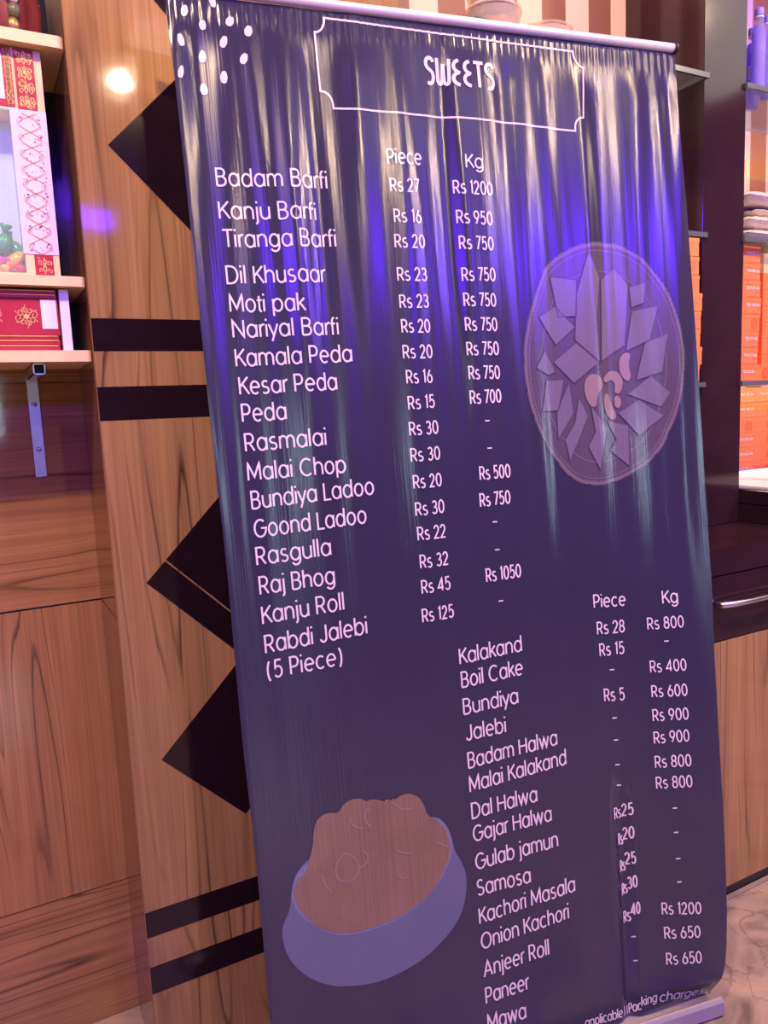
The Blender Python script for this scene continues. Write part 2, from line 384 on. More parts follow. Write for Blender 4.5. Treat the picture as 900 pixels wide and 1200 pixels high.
def strokes(txt, gap=.155):
    """polylines of a string and its width in em"""
    x = 0; out = []
    for i, ch in enumerate(txt):
        wd, pl = G[ch]
        out += [[(px+x, py) for px, py in p] for p in pl]
        if i < len(txt)-1:
            nx = txt[i+1]; k = 1.0
            if ch in 'rftTkKyL': k -= .42
            if nx in 'fty': k -= .35
            x += wd + gap*k
        else: x += wd
    return out, x
def densify(pl, step):
    o = [pl[0]]
    for a, b in zip(pl, pl[1:]):
        d = math.hypot(b[0]-a[0], b[1]-a[1]); n = max(1, int(math.ceil(d/step)))
        o += [(a[0]+(b[0]-a[0])*i/n, a[1]+(b[1]-a[1])*i/n) for i in range(1, n+1)]
    return o
def ribbon(pl, th, V, F, step=.006):
    """flat ribbon along a 2-D polyline"""
    p = [pl[0]]
    for q in densify(pl, step)[1:]:
        if math.hypot(q[0]-p[-1][0], q[1]-p[-1][1]) > 1e-6: p.append(q)
    if len(p) < 2: return
    closed = math.hypot(p[0][0]-p[-1][0], p[0][1]-p[-1][1]) < 1e-5
    b = len(V); n = len(p)
    for i in range(n):
        a0 = p[i-1] if i else (p[-2] if closed else p[0]); a1 = p[i+1] if i < n-1 else (p[1] if closed else p[-1])
        def un(u, v):
            d = math.hypot(v[0]-u[0], v[1]-u[1]) or 1; return ((v[0]-u[0])/d, (v[1]-u[1])/d)
        d0 = un(a0, p[i]) if a0 != p[i] else un(p[i], a1); d1 = un(p[i], a1) if a1 != p[i] else d0
        t = (d0[0]+d1[0], d0[1]+d1[1]); l = math.hypot(*t)
        if l < .15: t = d0; l = 1
        nx, ny = -t[1]/l, t[0]/l; c = max(.45, nx*-d0[1]+ny*d0[0]); k = th/2/c
        V.append((p[i][0]+nx*k, p[i][1]+ny*k)); V.append((p[i][0]-nx*k, p[i][1]-ny*k))
    for i in range(n-1): F.append([b+2*i+1, b+2*i+3, b+2*i+2, b+2*i])
def fill(poly, V, F, maxlen=.011):
    """filled polygon, cut fine enough to follow the folds"""
    bm = bmesh.new()
    f = bm.faces.new([bm.verts.new((x, y, 0)) for x, y in poly])
    if f.normal.z < 0 or sum(poly[i-1][0]*poly[i][1]-poly[i][0]*poly[i-1][1] for i in range(len(poly))) < 0: f.normal_flip()
    bmesh.ops.triangulate(bm, faces=bm.faces[:])
    for _ in range(9):
        e = [q for q in bm.edges if q.calc_length() > maxlen]
        if not e: break
        bmesh.ops.subdivide_edges(bm, edges=e, cuts=1)
        bmesh.ops.triangulate(bm, faces=[q for q in bm.faces if len(q.verts) > 3])
    bm.verts.index_update(); b = len(V)
    V += [(v.co.x, v.co.y) for v in bm.verts]; F += [[b+v.index for v in q.verts] for q in bm.faces]
    bm.free()

# ------------------------------------------------------------------ room
struct(box('floor', (-3.0, -6.0, -.06), (5.0, 2.6, 0), M['floor']))
struct(box('ceiling', (-3.0, -1.38, 3.0), (4.2, 2.6, 3.1), M['ceil']))
struct(box('ceiling', (-3.0, -6.0, 3.1), (4.2, -1.38, 3.2), M['ceil_dark']))
fw = struct(box('wall_far', (-3.0, -6.1, 0), (4.2, -6.0, 3.1), M['farwall']))
struct(box('wall_right', (4.2, -6.0, 0), (4.3, 2.6, 3.1), M['farwall']))
struct(box('trim_1', (.8, 1.225, 0), (3.2, 1.238, .004), M['tile_edge']))

# left wall: recessed, clad in veneer panels below and black gloss above
WY = 1.663; PX = .209; PY = 1.46
wl = struct(box('wall_left', (-2.2, WY+.004, 0), (PX+.02, WY+.10, 3.0), M['hollow']))
box('panel', (-2.2, WY, .002), (PX, WY+.004, .3055), M['wood_h2'], wl)
box('panel', (-2.2, WY, .3085), (PX, WY+.004, .9335), M['wood_v2'], wl)
box('panel', (-2.2, WY, .9375), (PX, WY+.004, 1.4115), M['wood_h'], wl)
box('back_panel', (-2.2, WY, 1.414), (PX, WY+.004, 3.0), M['void'], wl)

# middle wall: veneered pier with dark inlay
wm = struct(box('wall_middle', (PX+.003, PY+.003, 0), (.86, 2.0, 3.0), M['hollow']))
zs = [(0, .171, 'wood_v'), (.228, .292, 'wood_v3'), (.345, 1.3025, 'wood_v'), (1.362, 1.4255, 'wood_v3'), (1.482, 3.0, 'wood_v3')]
for a, b, k in zs: box('veneer_panel', (PX, PY, a+.0004), (.86, PY+.003, b-.0004), M[k], wm)
for a, b in [(.171, .228), (.292, .345), (1.3025, 1.362), (1.4255, 1.482)]:
    box('inlay_band', (PX+.0005, PY-.0006, a), (.86, PY+.003, b), M['inlay'], wm)
for a, b, k in [(0.002, .3055, 'wood_side'), (.3085, .9335, 'wood_side'), (.9375, 3.0, 'wood_side')]:
    box('return_panel', (PX-.0005, PY+.0035, a), (PX+.003, WY-.0005, b), M[k], wm)
box('edge_strip', (PX-.001, PY-.0004, 0), (PX+.001, PY+.003, 3.0), M['wood_side'], wm)
def diamond(cx, cz, h, split=None):
    P = [(cx-h, cz), (cx, cz-h), (cx+h, cz), (cx, cz+h)]
    if split is None:
        prism('inlay_diamond', P, PY-.0011, PY+.001, M['inlay'], wm); return
    f = split; g = .0012
    L = lambda a, b, t: (a[0]+(b[0]-a[0])*t, a[1]+(b[1]-a[1])*t)
    prism('inlay_diamond', [P[0], P[1], L(P[1], P[2], f-g/h), L(P[0], P[3], f-g/h)], PY-.0011, PY+.001, M['inlay'], wm)
    prism('inlay_diamond', [L(P[0], P[3], f+g/h), L(P[1], P[2], f+g/h), P[2], P[3]], PY-.0009, PY+.001, M['inlay'], wm)
diamond(.424, 2.130, .160); diamond(.424, 1.778, .160); diamond(.424, .998, .158, .24); diamond(.424, .648, .158)

# back wall behind the display bays
struct(box('wall_back', (.86, 1.752, .0), (1.795, 1.80, 3.0), M['paper']))
struct(box('wall_bay', (1.965, 1.86, .932), (3.2, 1.90, 3.0), M['paper2']))

# ------------------------------------------------------------------ banner stand
def sst(a, b, x):
    x = (x-a)/(b-a); x = 0.0 if x < 0 else 1.0 if x > 1 else x
    return x*x*(3-2*x)
def sheet_w(s,t):
    a=s+1.0
    w=0.038*sst(.77,1.02,a)*sst(.015,.085,t)*(1-sst(.3,1.15,t))
    w-=0.011*math.exp(-((a-.785-.02*(t-.3))/.016)**2)*(1-sst(.38,.6,t))
    w-=0.016*(1-sst(-.02,.05,a))*sst(.1,.3,t)
    top=1.985
    env=(.0006+.0062*sst(.75,1.7,t))*(1-.85*sst(top-.10,top-.03,t))*sst(.05,.15,t)
    d=t-1.3
    r=.50*math.sin(6.283*(5.3*a+.10+.25*d))+.36*math.sin(6.283*(9.1*a+.35-.5*d+.12*math.sin(5*a)))
    r+=.17*math.sin(6.283*(15.7*a+.8+.6*d*(a-.5)))+.035*math.sin(6.283*(27.3*a+.2+.9*d))*sst(1.1,1.8,t)
    r+=.06*math.sin(6.283*(20.9*a+.45-.9*d*(a-.3)+.2*math.sin(9*a+2*d)))
    r*=.55+.45*math.sin(6.283*(1.7*a+.55*t))**2
    w+=env*r
    if t>top-.045: w+=.0005*(math.sin(6.283*71*a+4*math.sin(17*a))+.6*math.sin(6.283*113*a+60*t+2*math.sin(31*a)))*sst(top-.045,top-.028,t)*(1-sst(top-.012,top,t))
    return w
BP = Vector((1.31060, 1.01271, 0)); BD = Vector((.98309, -.18313, 0)); BU = Vector((-.006246, .073142, .997302)); BN = Vector((-.18267, -.98062, .07078))
def SP(s, t, off=0): return BP + BD*s + BU*t + BN*(sheet_w(s, t)+off)
def SN(s, t):
    e = .0015
    return (SP(s+e, t)-SP(s-e, t)).cross(SP(s, t+e)-SP(s, t-e)).normalized()
TEXTS = {"names_left":
 [["Badam Barfi", -0.9101, 1.6866, -0.7211, 1.691, 0.0278],
 ["Kanju Barfi", -0.9109, 1.6327, -0.7462, 1.6361, 0.028],
 ["Tiranga Barfi", -0.9093, 1.5859, -0.7145, 1.5918, 0.0281],
 ["Dil Khusaar", -0.9089, 1.5258, -0.7374, 1.5305, 0.0283],
 ["Moti pak", -0.9083, 1.4791, -0.7804, 1.4803, 0.0284],
 ["Nariyal Barfi", -0.9074, 1.4361, -0.7234, 1.4393, 0.0285],
 ["Kamala Peda", -0.9071, 1.3877, -0.7037, 1.3917, 0.0286],
 ["Kesar Peda", -0.9054, 1.3404, -0.7352, 1.3433, 0.0288],
 ["Peda", -0.9054, 1.2941, -0.8302, 1.2954, 0.0289],
 ["Rasmalai", -0.905, 1.2437, -0.764, 1.2471, 0.0291],
 ["Malai Chop", -0.9054, 1.1939, -0.7327, 1.1968, 0.0292],
 ["Bundiya Ladoo", -0.9035, 1.1447, -0.6839, 1.1545, 0.0294],
 ["Goond Ladoo", -0.9035, 1.0951, -0.7029, 1.1039, 0.0295],
 ["Rasgulla", -0.9042, 1.0474, -0.7731, 1.0526, 0.0297],
 ["Raj Bhog", -0.9035, 0.9962, -0.7707, 1.001, 0.0298],
 ["Kanju Roll", -0.9039, 0.9444, -0.7577, 0.9523, 0.03],
 ["Rabdi Jalebi", -0.9036, 0.8926, -0.719, 0.9038, 0.0302],
 ["(5 Piece)", -0.9042, 0.8468, -0.7697, 0.8543, 0.0303]], "piece_left":
 [["Piece", -0.607, 1.7376, -0.5427, 1.7403, 0.0251],
 ["Rs 27", -0.6054, 1.6896, -0.5512, 1.6911, 0.0218],
 ["Rs 16", -0.6031, 1.6359, -0.5517, 1.6367, 0.022],
 ["Rs 20", -0.6055, 1.5916, -0.5487, 1.5925, 0.022],
 ["Rs 23", -0.6056, 1.5329, -0.5496, 1.5339, 0.0222],
 ["Rs 23", -0.6055, 1.4845, -0.5504, 1.4863, 0.0223],
 ["Rs 20", -0.6056, 1.4407, -0.5513, 1.4412, 0.0224],
 ["Rs 20", -0.6068, 1.3946, -0.5508, 1.3952, 0.0225],
 ["Rs 16", -0.6043, 1.3495, -0.5547, 1.3503, 0.0226],
 ["Rs 15", -0.605, 1.3023, -0.5542, 1.3046, 0.0227],
 ["Rs 30", -0.6067, 1.2556, -0.5508, 1.2571, 0.0228],
 ["Rs 30", -0.6081, 1.2078, -0.5511, 1.2094, 0.0229],
 ["Rs 20", -0.6073, 1.1587, -0.5522, 1.1601, 0.023],
 ["Rs 30", -0.6074, 1.1085, -0.551, 1.1107, 0.0231],
 ["Rs 22", -0.607, 1.0633, -0.5521, 1.0645, 0.0232],
 ["Rs 32", -0.6064, 1.0112, -0.5513, 1.0131, 0.0234],
 ["Rs 45", -0.6074, 0.964, -0.5509, 0.9663, 0.0235],
 ["Rs 125", -0.6105, 0.9106, -0.5485, 0.913, 0.0236]], "kg_left":
 [["Kg", -0.4564, 1.7379, -0.4233, 1.7384, 0.0237],
 ["Rs 1200", -0.4823, 1.6921, -0.4071, 1.6908, 0.0225],
 ["Rs 950", -0.4803, 1.6386, -0.4117, 1.6361, 0.0226],
 ["Rs 750", -0.479, 1.5919, -0.4131, 1.5904, 0.0227],
 ["Rs 750", -0.4788, 1.534, -0.4138, 1.534, 0.0228],
 ["Rs 750", -0.4789, 1.4883, -0.4161, 1.4872, 0.0229],
 ["Rs 750", -0.4795, 1.4431, -0.4171, 1.4421, 0.023],
 ["Rs 750", -0.4801, 1.3979, -0.4173, 1.3978, 0.0231],
 ["Rs 750", -0.48, 1.3537, -0.4184, 1.3532, 0.0232],
 ["Rs 700", -0.4811, 1.308, -0.4191, 1.3092, 0.0233],
 ["Rs 500", -0.4735, 1.1655, -0.411, 1.1669, 0.0237],
 ["Rs 750", -0.477, 1.1148, -0.4149, 1.1172, 0.0238],
 ["Rs 1050", -0.4759, 0.9714, -0.4038, 0.974, 0.0241],
 ["-", -0.4555, 1.2681, -0.4462, 1.2683, 0.0192],
 ["-", -0.4545, 1.2168, -0.4452, 1.2169, 0.0193],
 ["-", -0.4546, 1.0769, -0.4452, 1.0767, 0.0196],
 ["-", -0.454, 1.0235, -0.4446, 1.0232, 0.0197],
 ["-", -0.4542, 0.9247, -0.4448, 0.9243, 0.0199]], "names_right":
 [["Kalakand", -0.5431, 0.822, -0.4135, 0.8298, 0.0289],
 ["Boil Cake", -0.5428, 0.7767, -0.4152, 0.7835, 0.029],
 ["Bundiya", -0.5432, 0.7247, -0.4291, 0.7292, 0.0291],
 ["Jalebi", -0.5418, 0.6741, -0.4594, 0.6763, 0.0293],
 ["Badam Halwa", -0.5422, 0.6196, -0.3511, 0.6328, 0.0294],
 ["Malai Kalakand", -0.543, 0.5731, -0.3341, 0.5897, 0.0296],
 ["Dal Halwa", -0.5427, 0.5205, -0.4037, 0.5277, 0.0297],
 ["Gajar Halwa", -0.5434, 0.4753, -0.3753, 0.4825, 0.0298],
 ["Gulab jamun", -0.5429, 0.4192, -0.3651, 0.4275, 0.03],
 ["Samosa", -0.5439, 0.3676, -0.4303, 0.3678, 0.0301],
 ["Kachori Masala", -0.5439, 0.3109, -0.3339, 0.3272, 0.0303],
 ["Onion Kachori", -0.5441, 0.2592, -0.3517, 0.2742, 0.0304],
 ["Anjeer Roll", -0.5431, 0.2027, -0.4014, 0.2114, 0.0306],
 ["Paneer", -0.5433, 0.1485, -0.4495, 0.1529, 0.0307],
 ["Mawa", -0.5436, 0.0939, -0.4616, 0.0954, 0.0311]], "piece_right":
 [["Piece", -0.2475, 0.8945, -0.1761, 0.8913, 0.0251],
 ["Rs 28", -0.2436, 0.8398, -0.1819, 0.8377, 0.024],
 ["Rs 15", -0.2409, 0.7952, -0.1861, 0.7935, 0.0241],
 ["Rs 5", -0.2369, 0.702, -0.192, 0.6984, 0.0243],
 ["-", -0.2211, 0.7566, -0.211, 0.756, 0.0211],
 ["-", -0.2222, 0.6571, -0.2122, 0.6563, 0.0213],
 ["-", -0.2219, 0.6112, -0.2119, 0.6103, 0.0214],
 ["-", -0.2218, 0.5594, -0.2115, 0.5583, 0.0217],
 ["-", -0.2207, 0.5155, -0.2099, 0.5138, 0.0222],
 ["-", -0.2058, 0.1864, -0.1982, 0.188, 0.0221],
 ["-", -0.2053, 0.1347, -0.1976, 0.1361, 0.0222],
 ["Rs", -0.23, 0.453, -0.2123, 0.4525, 0.0231],
 ["25", -0.2096, 0.4549, -0.1881, 0.4576, 0.0245],
 ["Rs", -0.2213, 0.394, -0.2099, 0.3938, 0.0237],
 ["20", -0.2086, 0.4037, -0.1892, 0.4082, 0.0241],
 ["Rs", -0.22, 0.3346, -0.2085, 0.3384, 0.0233],
 ["25", -0.207, 0.3508, -0.1891, 0.3541, 0.0237],
 ["Rs", -0.2183, 0.284, -0.2074, 0.2903, 0.0233],
 ["30", -0.2056, 0.2979, -0.1893, 0.3042, 0.0238],
 ["Rs", -0.2182, 0.2247, -0.205, 0.23, 0.0234],
 ["40", -0.203, 0.2413, -0.187, 0.2469, 0.0238]], "kg_right":
 [["Kg", -0.0894, 0.8852, -0.0549, 0.8842, 0.0256],
 ["Rs 800", -0.1284, 0.8358, -0.0458, 0.8319, 0.0229],
 ["Rs 400", -0.1294, 0.7471, -0.049, 0.7425, 0.023],
 ["Rs 600", -0.1301, 0.6959, -0.0518, 0.6905, 0.0231],
 ["Rs 900", -0.1316, 0.6463, -0.054, 0.641, 0.0232],
 ["Rs 900", -0.1326, 0.5994, -0.0568, 0.5957, 0.0233],
 ["Rs 800", -0.1339, 0.5489, -0.0572, 0.5439, 0.0233],
 ["Rs 800", -0.1347, 0.5049, -0.0588, 0.5001, 0.0234],
 ["Rs 1200", -0.1397, 0.2363, -0.0581, 0.2281, 0.0242],
 ["Rs 650", -0.1374, 0.183, -0.0626, 0.1768, 0.0243],
 ["Rs 650", -0.1365, 0.1259, -0.0631, 0.1211, 0.0244],
 ["-", -0.0934, 0.7998, -0.0833, 0.7993, 0.0212],
 ["-", -0.1035, 0.4517, -0.0941, 0.4514, 0.0217],
 ["-", -0.1046, 0.4001, -0.0952, 0.3998, 0.0218],
 ["-", -0.1041, 0.344, -0.0948, 0.3436, 0.022],
 ["-", -0.1048, 0.2938, -0.0954, 0.2934, 0.0222]], "footer":
 [["applicable", -0.3304, 0.0361, -0.2423, 0.033, 0.0194],
 ["II", -0.2352, 0.0309, -0.2242, 0.0265, 0.0203],
 ["Pac", -0.2196, 0.0274, -0.196, 0.0364, 0.0199],
 ["king", -0.1948, 0.043, -0.1612, 0.0469, 0.0203],
 ["charges", -0.1529, 0.0426, -0.0502, 0.0361, 0.0231]], "title":
 [["SWEETS", -0.5219, 1.8849, -0.3857, 1.8827, 0.0453]]}
ART = {"border": [[-0.7018, 1.9774], [-0.2163, 1.967], [-0.1948, 1.9387], [-0.2038, 1.844], [-0.2233, 1.8178], [-0.3489, 1.8259], [-0.4886, 1.8272], [-0.6974, 1.8276], [-0.7184, 1.8551], [-0.7202, 1.9518]], "spots": [[-0.9359, 1.964], [-0.9089, 1.9445], [-0.8637, 1.9545], [-0.8344, 1.9417], [-0.9463, 1.9173], [-0.8771, 1.9201], [-0.9135, 1.895], [-0.8461, 1.8957], [-0.9511, 1.8661], [-0.8821, 1.8632], [-0.9161, 1.8424], [-0.8893, 1.9842]], "tray": [[-0.2972, 1.5654], [-0.2548, 1.5927], [-0.1964, 1.608], [-0.1377, 1.6055], [-0.0925, 1.5815], [-0.0539, 1.5445], [-0.0288, 1.5059], [-0.0151, 1.4621], [-0.0058, 1.4232], [-0.0036, 1.3841], [-0.0084, 1.3449], [-0.0173, 1.3059], [-0.0304, 1.2721], [-0.0456, 1.2434], [-0.0616, 1.2147], [-0.083, 1.1914], [-0.1074, 1.1732], [-0.1378, 1.1605], [-0.1723, 1.1472], [-0.2072, 1.1409], [-0.2346, 1.1419], [-0.2611, 1.1494], [-0.2807, 1.1626], [-0.2947, 1.1801], [-0.3089, 1.1999], [-0.3243, 1.2195], [-0.3388, 1.2505], [-0.3495, 1.2811], [-0.356, 1.309], [-0.3604, 1.3368], [-0.3619, 1.369], [-0.3603, 1.4009], [-0.3541, 1.435], [-0.3454, 1.4644], [-0.3355, 1.4917], [-0.3223, 1.5193], [-0.3104, 1.5447]], "katli": [[[-0.2128, 1.5922], [-0.1881, 1.5432], [-0.2015, 1.4677], [-0.2007, 1.3787], [-0.2519, 1.422], [-0.2433, 1.5098]], [[-0.1849, 1.5389], [-0.1518, 1.5608], [-0.1214, 1.5301], [-0.1385, 1.4113], [-0.1969, 1.3797]], [[-0.2962, 1.5449], [-0.2414, 1.5374], [-0.2461, 1.4683], [-0.2841, 1.4668]], [[-0.3266, 1.4668], [-0.2902, 1.4876], [-0.2501, 1.4475], [-0.2931, 1.4139]], [[-0.3006, 1.3817], [-0.2496, 1.4173], [-0.2031, 1.3787], [-0.2604, 1.3392]], [[-0.1207, 1.5254], [-0.0841, 1.5343], [-0.0896, 1.4939], [-0.1182, 1.485]], [[-0.117, 1.4788], [-0.0547, 1.4893], [-0.0809, 1.4207], [-0.1366, 1.3994]], [[-0.0927, 1.4151], [-0.0362, 1.4335], [-0.055, 1.3564], [-0.1174, 1.3413]], [[-0.0814, 1.3498], [-0.0384, 1.3142], [-0.0625, 1.2859], [-0.1405, 1.3146]], [[-0.1651, 1.2781], [-0.1128, 1.3025], [-0.0562, 1.2685], [-0.118, 1.23]], [[-0.34, 1.3706], [-0.3176, 1.405], [-0.2968, 1.363], [-0.3131, 1.3565]], [[-0.3194, 1.3473], [-0.28, 1.3484], [-0.297, 1.2885], [-0.333, 1.2874]], [[-0.2703, 1.3434], [-0.2645, 1.2822], [-0.3011, 1.2324], [-0.2999, 1.2839]], [[-0.252, 1.3122], [-0.2333, 1.276], [-0.2788, 1.1886], [-0.2859, 1.2315], [-0.2633, 1.2633]], [[-0.2266, 1.2946], [-0.1904, 1.2504], [-0.2137, 1.1678], [-0.2376, 1.2146], [-0.2195, 1.2422]], [[-0.1923, 1.2648], [-0.1423, 1.2529], [-0.1456, 1.1707], [-0.188, 1.2047], [-0.1719, 1.2255]]], "cashew": [[[-0.2363, 1.3468], [-0.2198, 1.358], [-0.2009, 1.3505], [-0.1944, 1.3315], [-0.2119, 1.3153], [-0.2147, 1.2894], [-0.2304, 1.2948], [-0.2406, 1.3235]], [[-0.197, 1.3457], [-0.1781, 1.3622], [-0.1563, 1.3592], [-0.1471, 1.3374], [-0.157, 1.3152], [-0.1703, 1.3167], [-0.1661, 1.3357], [-0.1765, 1.3455], [-0.1896, 1.3362]], [[-0.1515, 1.3877], [-0.1396, 1.397], [-0.1258, 1.3944], [-0.1342, 1.373], [-0.1281, 1.3488], [-0.1387, 1.3371], [-0.154, 1.3544], [-0.1552, 1.3735]], [[-0.1977, 1.3125], [-0.1848, 1.3194], [-0.1779, 1.293], [-0.1671, 1.2734], [-0.1747, 1.2617], [-0.1945, 1.2744]], [[-0.1722, 1.3072], [-0.1624, 1.314], [-0.1542, 1.3016], [-0.159, 1.2874], [-0.1698, 1.2879]]], "bowl_side": [[-0.9235, 0.3786], [-0.9188, 0.4049], [-0.9035, 0.4262], [-0.899, 0.4595], [-0.8887, 0.4891], [-0.8619, 0.5128], [-0.8056, 0.5303], [-0.7102, 0.5476], [-0.6178, 0.5427], [-0.5948, 0.5188], [-0.5852, 0.4828], [-0.584, 0.4655], [-0.5708, 0.4405], [-0.5621, 0.4092], [-0.5696, 0.3617], [-0.585, 0.3309], [-0.6073, 0.3069], [-0.6342, 0.2868], [-0.6606, 0.2718], [-0.6912, 0.2604], [-0.7262, 0.2533], [-0.7554, 0.2501], [-0.7838, 0.2521], [-0.8115, 0.2573], [-0.8388, 0.2649], [-0.865, 0.2804], [-0.8862, 0.2968], [-0.9063, 0.3233], [-0.9175, 0.3471]], "bowl_inside": [[-0.8992, 0.4573], [-0.8887, 0.4891], [-0.8623, 0.5083], [-0.8056, 0.5303], [-0.71, 0.5499], [-0.6178, 0.5427], [-0.5948, 0.5188], [-0.5853, 0.4804], [-0.5929, 0.4504], [-0.6132, 0.4185], [-0.6405, 0.3909], [-0.677, 0.3682], [-0.7172, 0.3568], [-0.7609, 0.351], [-0.8031, 0.3521], [-0.8346, 0.3626], [-0.8647, 0.3843], [-0.889, 0.4134], [-0.8989, 0.4366]], "jalebi": [[-0.8826, 0.4831], [-0.8714, 0.4828], [-0.8591, 0.5191], [-0.8534, 0.5316], [-0.8505, 0.5539], [-0.8449, 0.5755], [-0.8326, 0.5867], [-0.8178, 0.5882], [-0.8008, 0.5839], [-0.7928, 0.597], [-0.7759, 0.6053], [-0.7575, 0.603], [-0.7479, 0.5952], [-0.7392, 0.5982], [-0.7207, 0.5931], [-0.7002, 0.5793], [-0.687, 0.5922], [-0.6673, 0.5954], [-0.6487, 0.5861], [-0.6379, 0.5683], [-0.6334, 0.5459], [-0.6184, 0.5356], [-0.6024, 0.5179], [-0.5922, 0.4892], [-0.5936, 0.4603], [-0.6038, 0.4407], [-0.624, 0.4088], [-0.6509, 0.3861], [-0.6765, 0.3738], [-0.7068, 0.3636], [-0.7363, 0.3593], [-0.7699, 0.3557], [-0.798, 0.3565], [-0.8431, 0.3709], [-0.8685, 0.3922], [-0.8849, 0.4193], [-0.8933, 0.4398], [-0.8943, 0.4629]], "swirl": [[[-0.7984, 0.5079], [-0.8112, 0.4944], [-0.8173, 0.4773], [-0.812, 0.4598], [-0.7941, 0.4524], [-0.7772, 0.4589], [-0.771, 0.4762], [-0.7784, 0.4989], [-0.7984, 0.5079]], [[-0.7812, 0.5716], [-0.7799, 0.5597], [-0.7691, 0.5506], [-0.7578, 0.5459]], [[-0.7636, 0.5074], [-0.7529, 0.4957], [-0.7566, 0.4801], [-0.7735, 0.4744]], [[-0.8424, 0.4785], [-0.8394, 0.4616], [-0.8274, 0.4424]], [[-0.7004, 0.4933], [-0.6867, 0.4831], [-0.6676, 0.4789]], [[-0.6221, 0.4907], [-0.6101, 0.4857], [-0.5974, 0.4757]], [[-0.6975, 0.5825], [-0.6797, 0.5647], [-0.6602, 0.5656]], [[-0.7452, 0.583], [-0.756, 0.5665], [-0.7438, 0.5454]], [[-0.6997, 0.4456], [-0.6909, 0.4339], [-0.6786, 0.4359]]], "eL": [[-0.9578, 0.2271], [-0.9546, 0.5342], [-0.9584, 0.7422], [-0.9557, 1.0603], [-0.9592, 1.274], [-0.9595, 1.4867], [-0.9604, 1.6602], [-0.9618, 1.8665], [-0.9654, 1.9783]], "eR": [[-0.0229, 0.066], [-0.0096, 0.1073], [-0.0004, 0.181], [0.0028, 0.2852], [0.0105, 0.5449], [0.0236, 0.7902], [0.0347, 0.9305], [0.0366, 1.081], [0.035, 1.2411], [0.0346, 1.3937], [0.0299, 1.64], [0.0243, 1.7578], [0.0197, 1.8462], [0.0187, 1.9788]]}
def interp(tab, t):
    if t <= tab[0][1]: return tab[0][0]
    for (s0, t0), (s1, t1) in zip(tab, tab[1:]):
        if t <= t1:
            f = (t-t0)/(t1-t0) if t1 > t0 else 0; return s0+(s1-s0)*f
    return tab[-1][0]
def smooth_edge(tab, t): return sum(interp(tab, t+d) for d in (-.05, -.025, 0, .025, .05))/5
bs = thing('banner_stand', BP + BD*-.48, 'tall dark violet menu banner on a roll-up stand, headed SWEETS', 'banner')
NA, NT = 330, 250; TB, TT = .022, 1.990
V, F, UV = [], [], []
for j in range(NT+1):
    t = TB + (TT-TB)*j/NT
    l = smooth_edge(ART['eL'], t); r = smooth_edge(ART['eR'], t) if t > .16 else interp(ART['eR'], t)
    for i in range(NA+1):
        s = l+(r-l)*i/NA; V.append(SP(s, t)); UV.append((t, s))
for j in range(NT):
    for i in range(NA):
        a = j*(NA+1)+i; F.append([a, a+1, a+NA+2, a+NA+1])
def with_uv(o, uvs):
    lay = o.data.uv_layers.new(name='sheet')
    for lp in o.data.loops: lay.data[lp.index].uv = uvs[lp.vertex_index]
    return o
M['vinyl'] = vinyl('navy_violet_flex', (.030, .0245, .061))
M['ink'] = vinyl('pinkish_white_ink', (.74, .60, .70), .04)
M['traytone'] = vinyl('printed_mauve_grey', (.085, .058, .100))
M['rimtone'] = vinyl('printed_silver_rim', (.16, .12, .16))
M['katli'] = vinyl('printed_lavender', (.15, .115, .19), .2)
M['cashewtone'] = vinyl('printed_cashew', (.25, .165, .20))
M['bowltone'] = vinyl('printed_slate_blue', (.105, .115, .21))
M['bowllip'] = vinyl('printed_slate_light', (.16, .16, .28))
M['jalebitone'] = vinyl('printed_brown_orange', (.205, .118, .092), .6)
M['swirltone'] = vinyl('printed_glaze', (.25, .15, .15))
sheet = with_uv(obj('sheet', V, F, M['vinyl'], bs, True), UV)
def printed(name, V2, F2, mat, layer=1):
    off = .00045*layer
    P = []
    for s, t in V2: P.append(SP(s, t) + SN(s, t)*off)
    return with_uv(obj(name, P, F2, mat, sheet, True), [(t, s) for s, t in V2])
def lettering(name, rows, weight=.115, gap=.155):
    V2, F2 = [], []
    for txt, s0, t0, s1, t1, cap in rows:
        pls, wd = strokes(txt, gap)
        th = cap*weight; k = (s1-s0)/wd
        for pl in pls:
            ribbon([(s0+x*k, t0+(t1-t0)*x/wd+y*cap/.7) for x, y in pl], th, V2, F2)
    return printed(name, V2, F2, M['ink'], 3)
for nm, key in [('sweet_name', 'names_left'), ('piece_price', 'piece_left'), ('kilo_price', 'kg_left'), ('sweet_name', 'names_right'),
                ('piece_price', 'piece_right'), ('kilo_price', 'kg_right')]:
    for row in TEXTS[key]: lettering(nm, [row], .112 if 'names' in key else .125)
lettering('footnote', TEXTS['footer'], .125)
# heading in tall narrow display capitals
HG = {'S': (.36, [arc(.18, .53, .14, .15, 20, 255) + arc(.16, .18, .15, .18, 75, -120)]),
      'W': (.50, [[(.03, .7), (.05, .14)] + arc(.13, .12, .08, .10, 180, 340) + [(.25, .55)], [(.25, .55), (.27, .12)] + arc(.36, .12, .09, .10, 190, 350) + [(.47, .7)]]),
      'E': (.34, [arc(.30, .52, .24, .17, 100, 255) + arc(.30, .18, .26, .17, 105, 265)]),
      'T': (.36, [[(0, .68), (.36, .68)], [(.18, .68), (.18, 0)]])}
V2, F2 = [], []; _, s0, t0, s1, t1, cap = TEXTS['title'][0]; x = 0; wd = sum(HG[c][0] for c in 'SWEETS') + .07*5
for ch in 'SWEETS':
    for pl in HG[ch][1]:
        ribbon([(s0+(px+x)*(s1-s0)/wd, t0+(t1-t0)*(px+x)/wd+py*cap/.7) for px, py in pl], .0062 if ch != 'T' else .006, V2, F2, .005)
    x += HG[ch][0]+.07
printed('heading', V2, F2, M['ink'], 3)
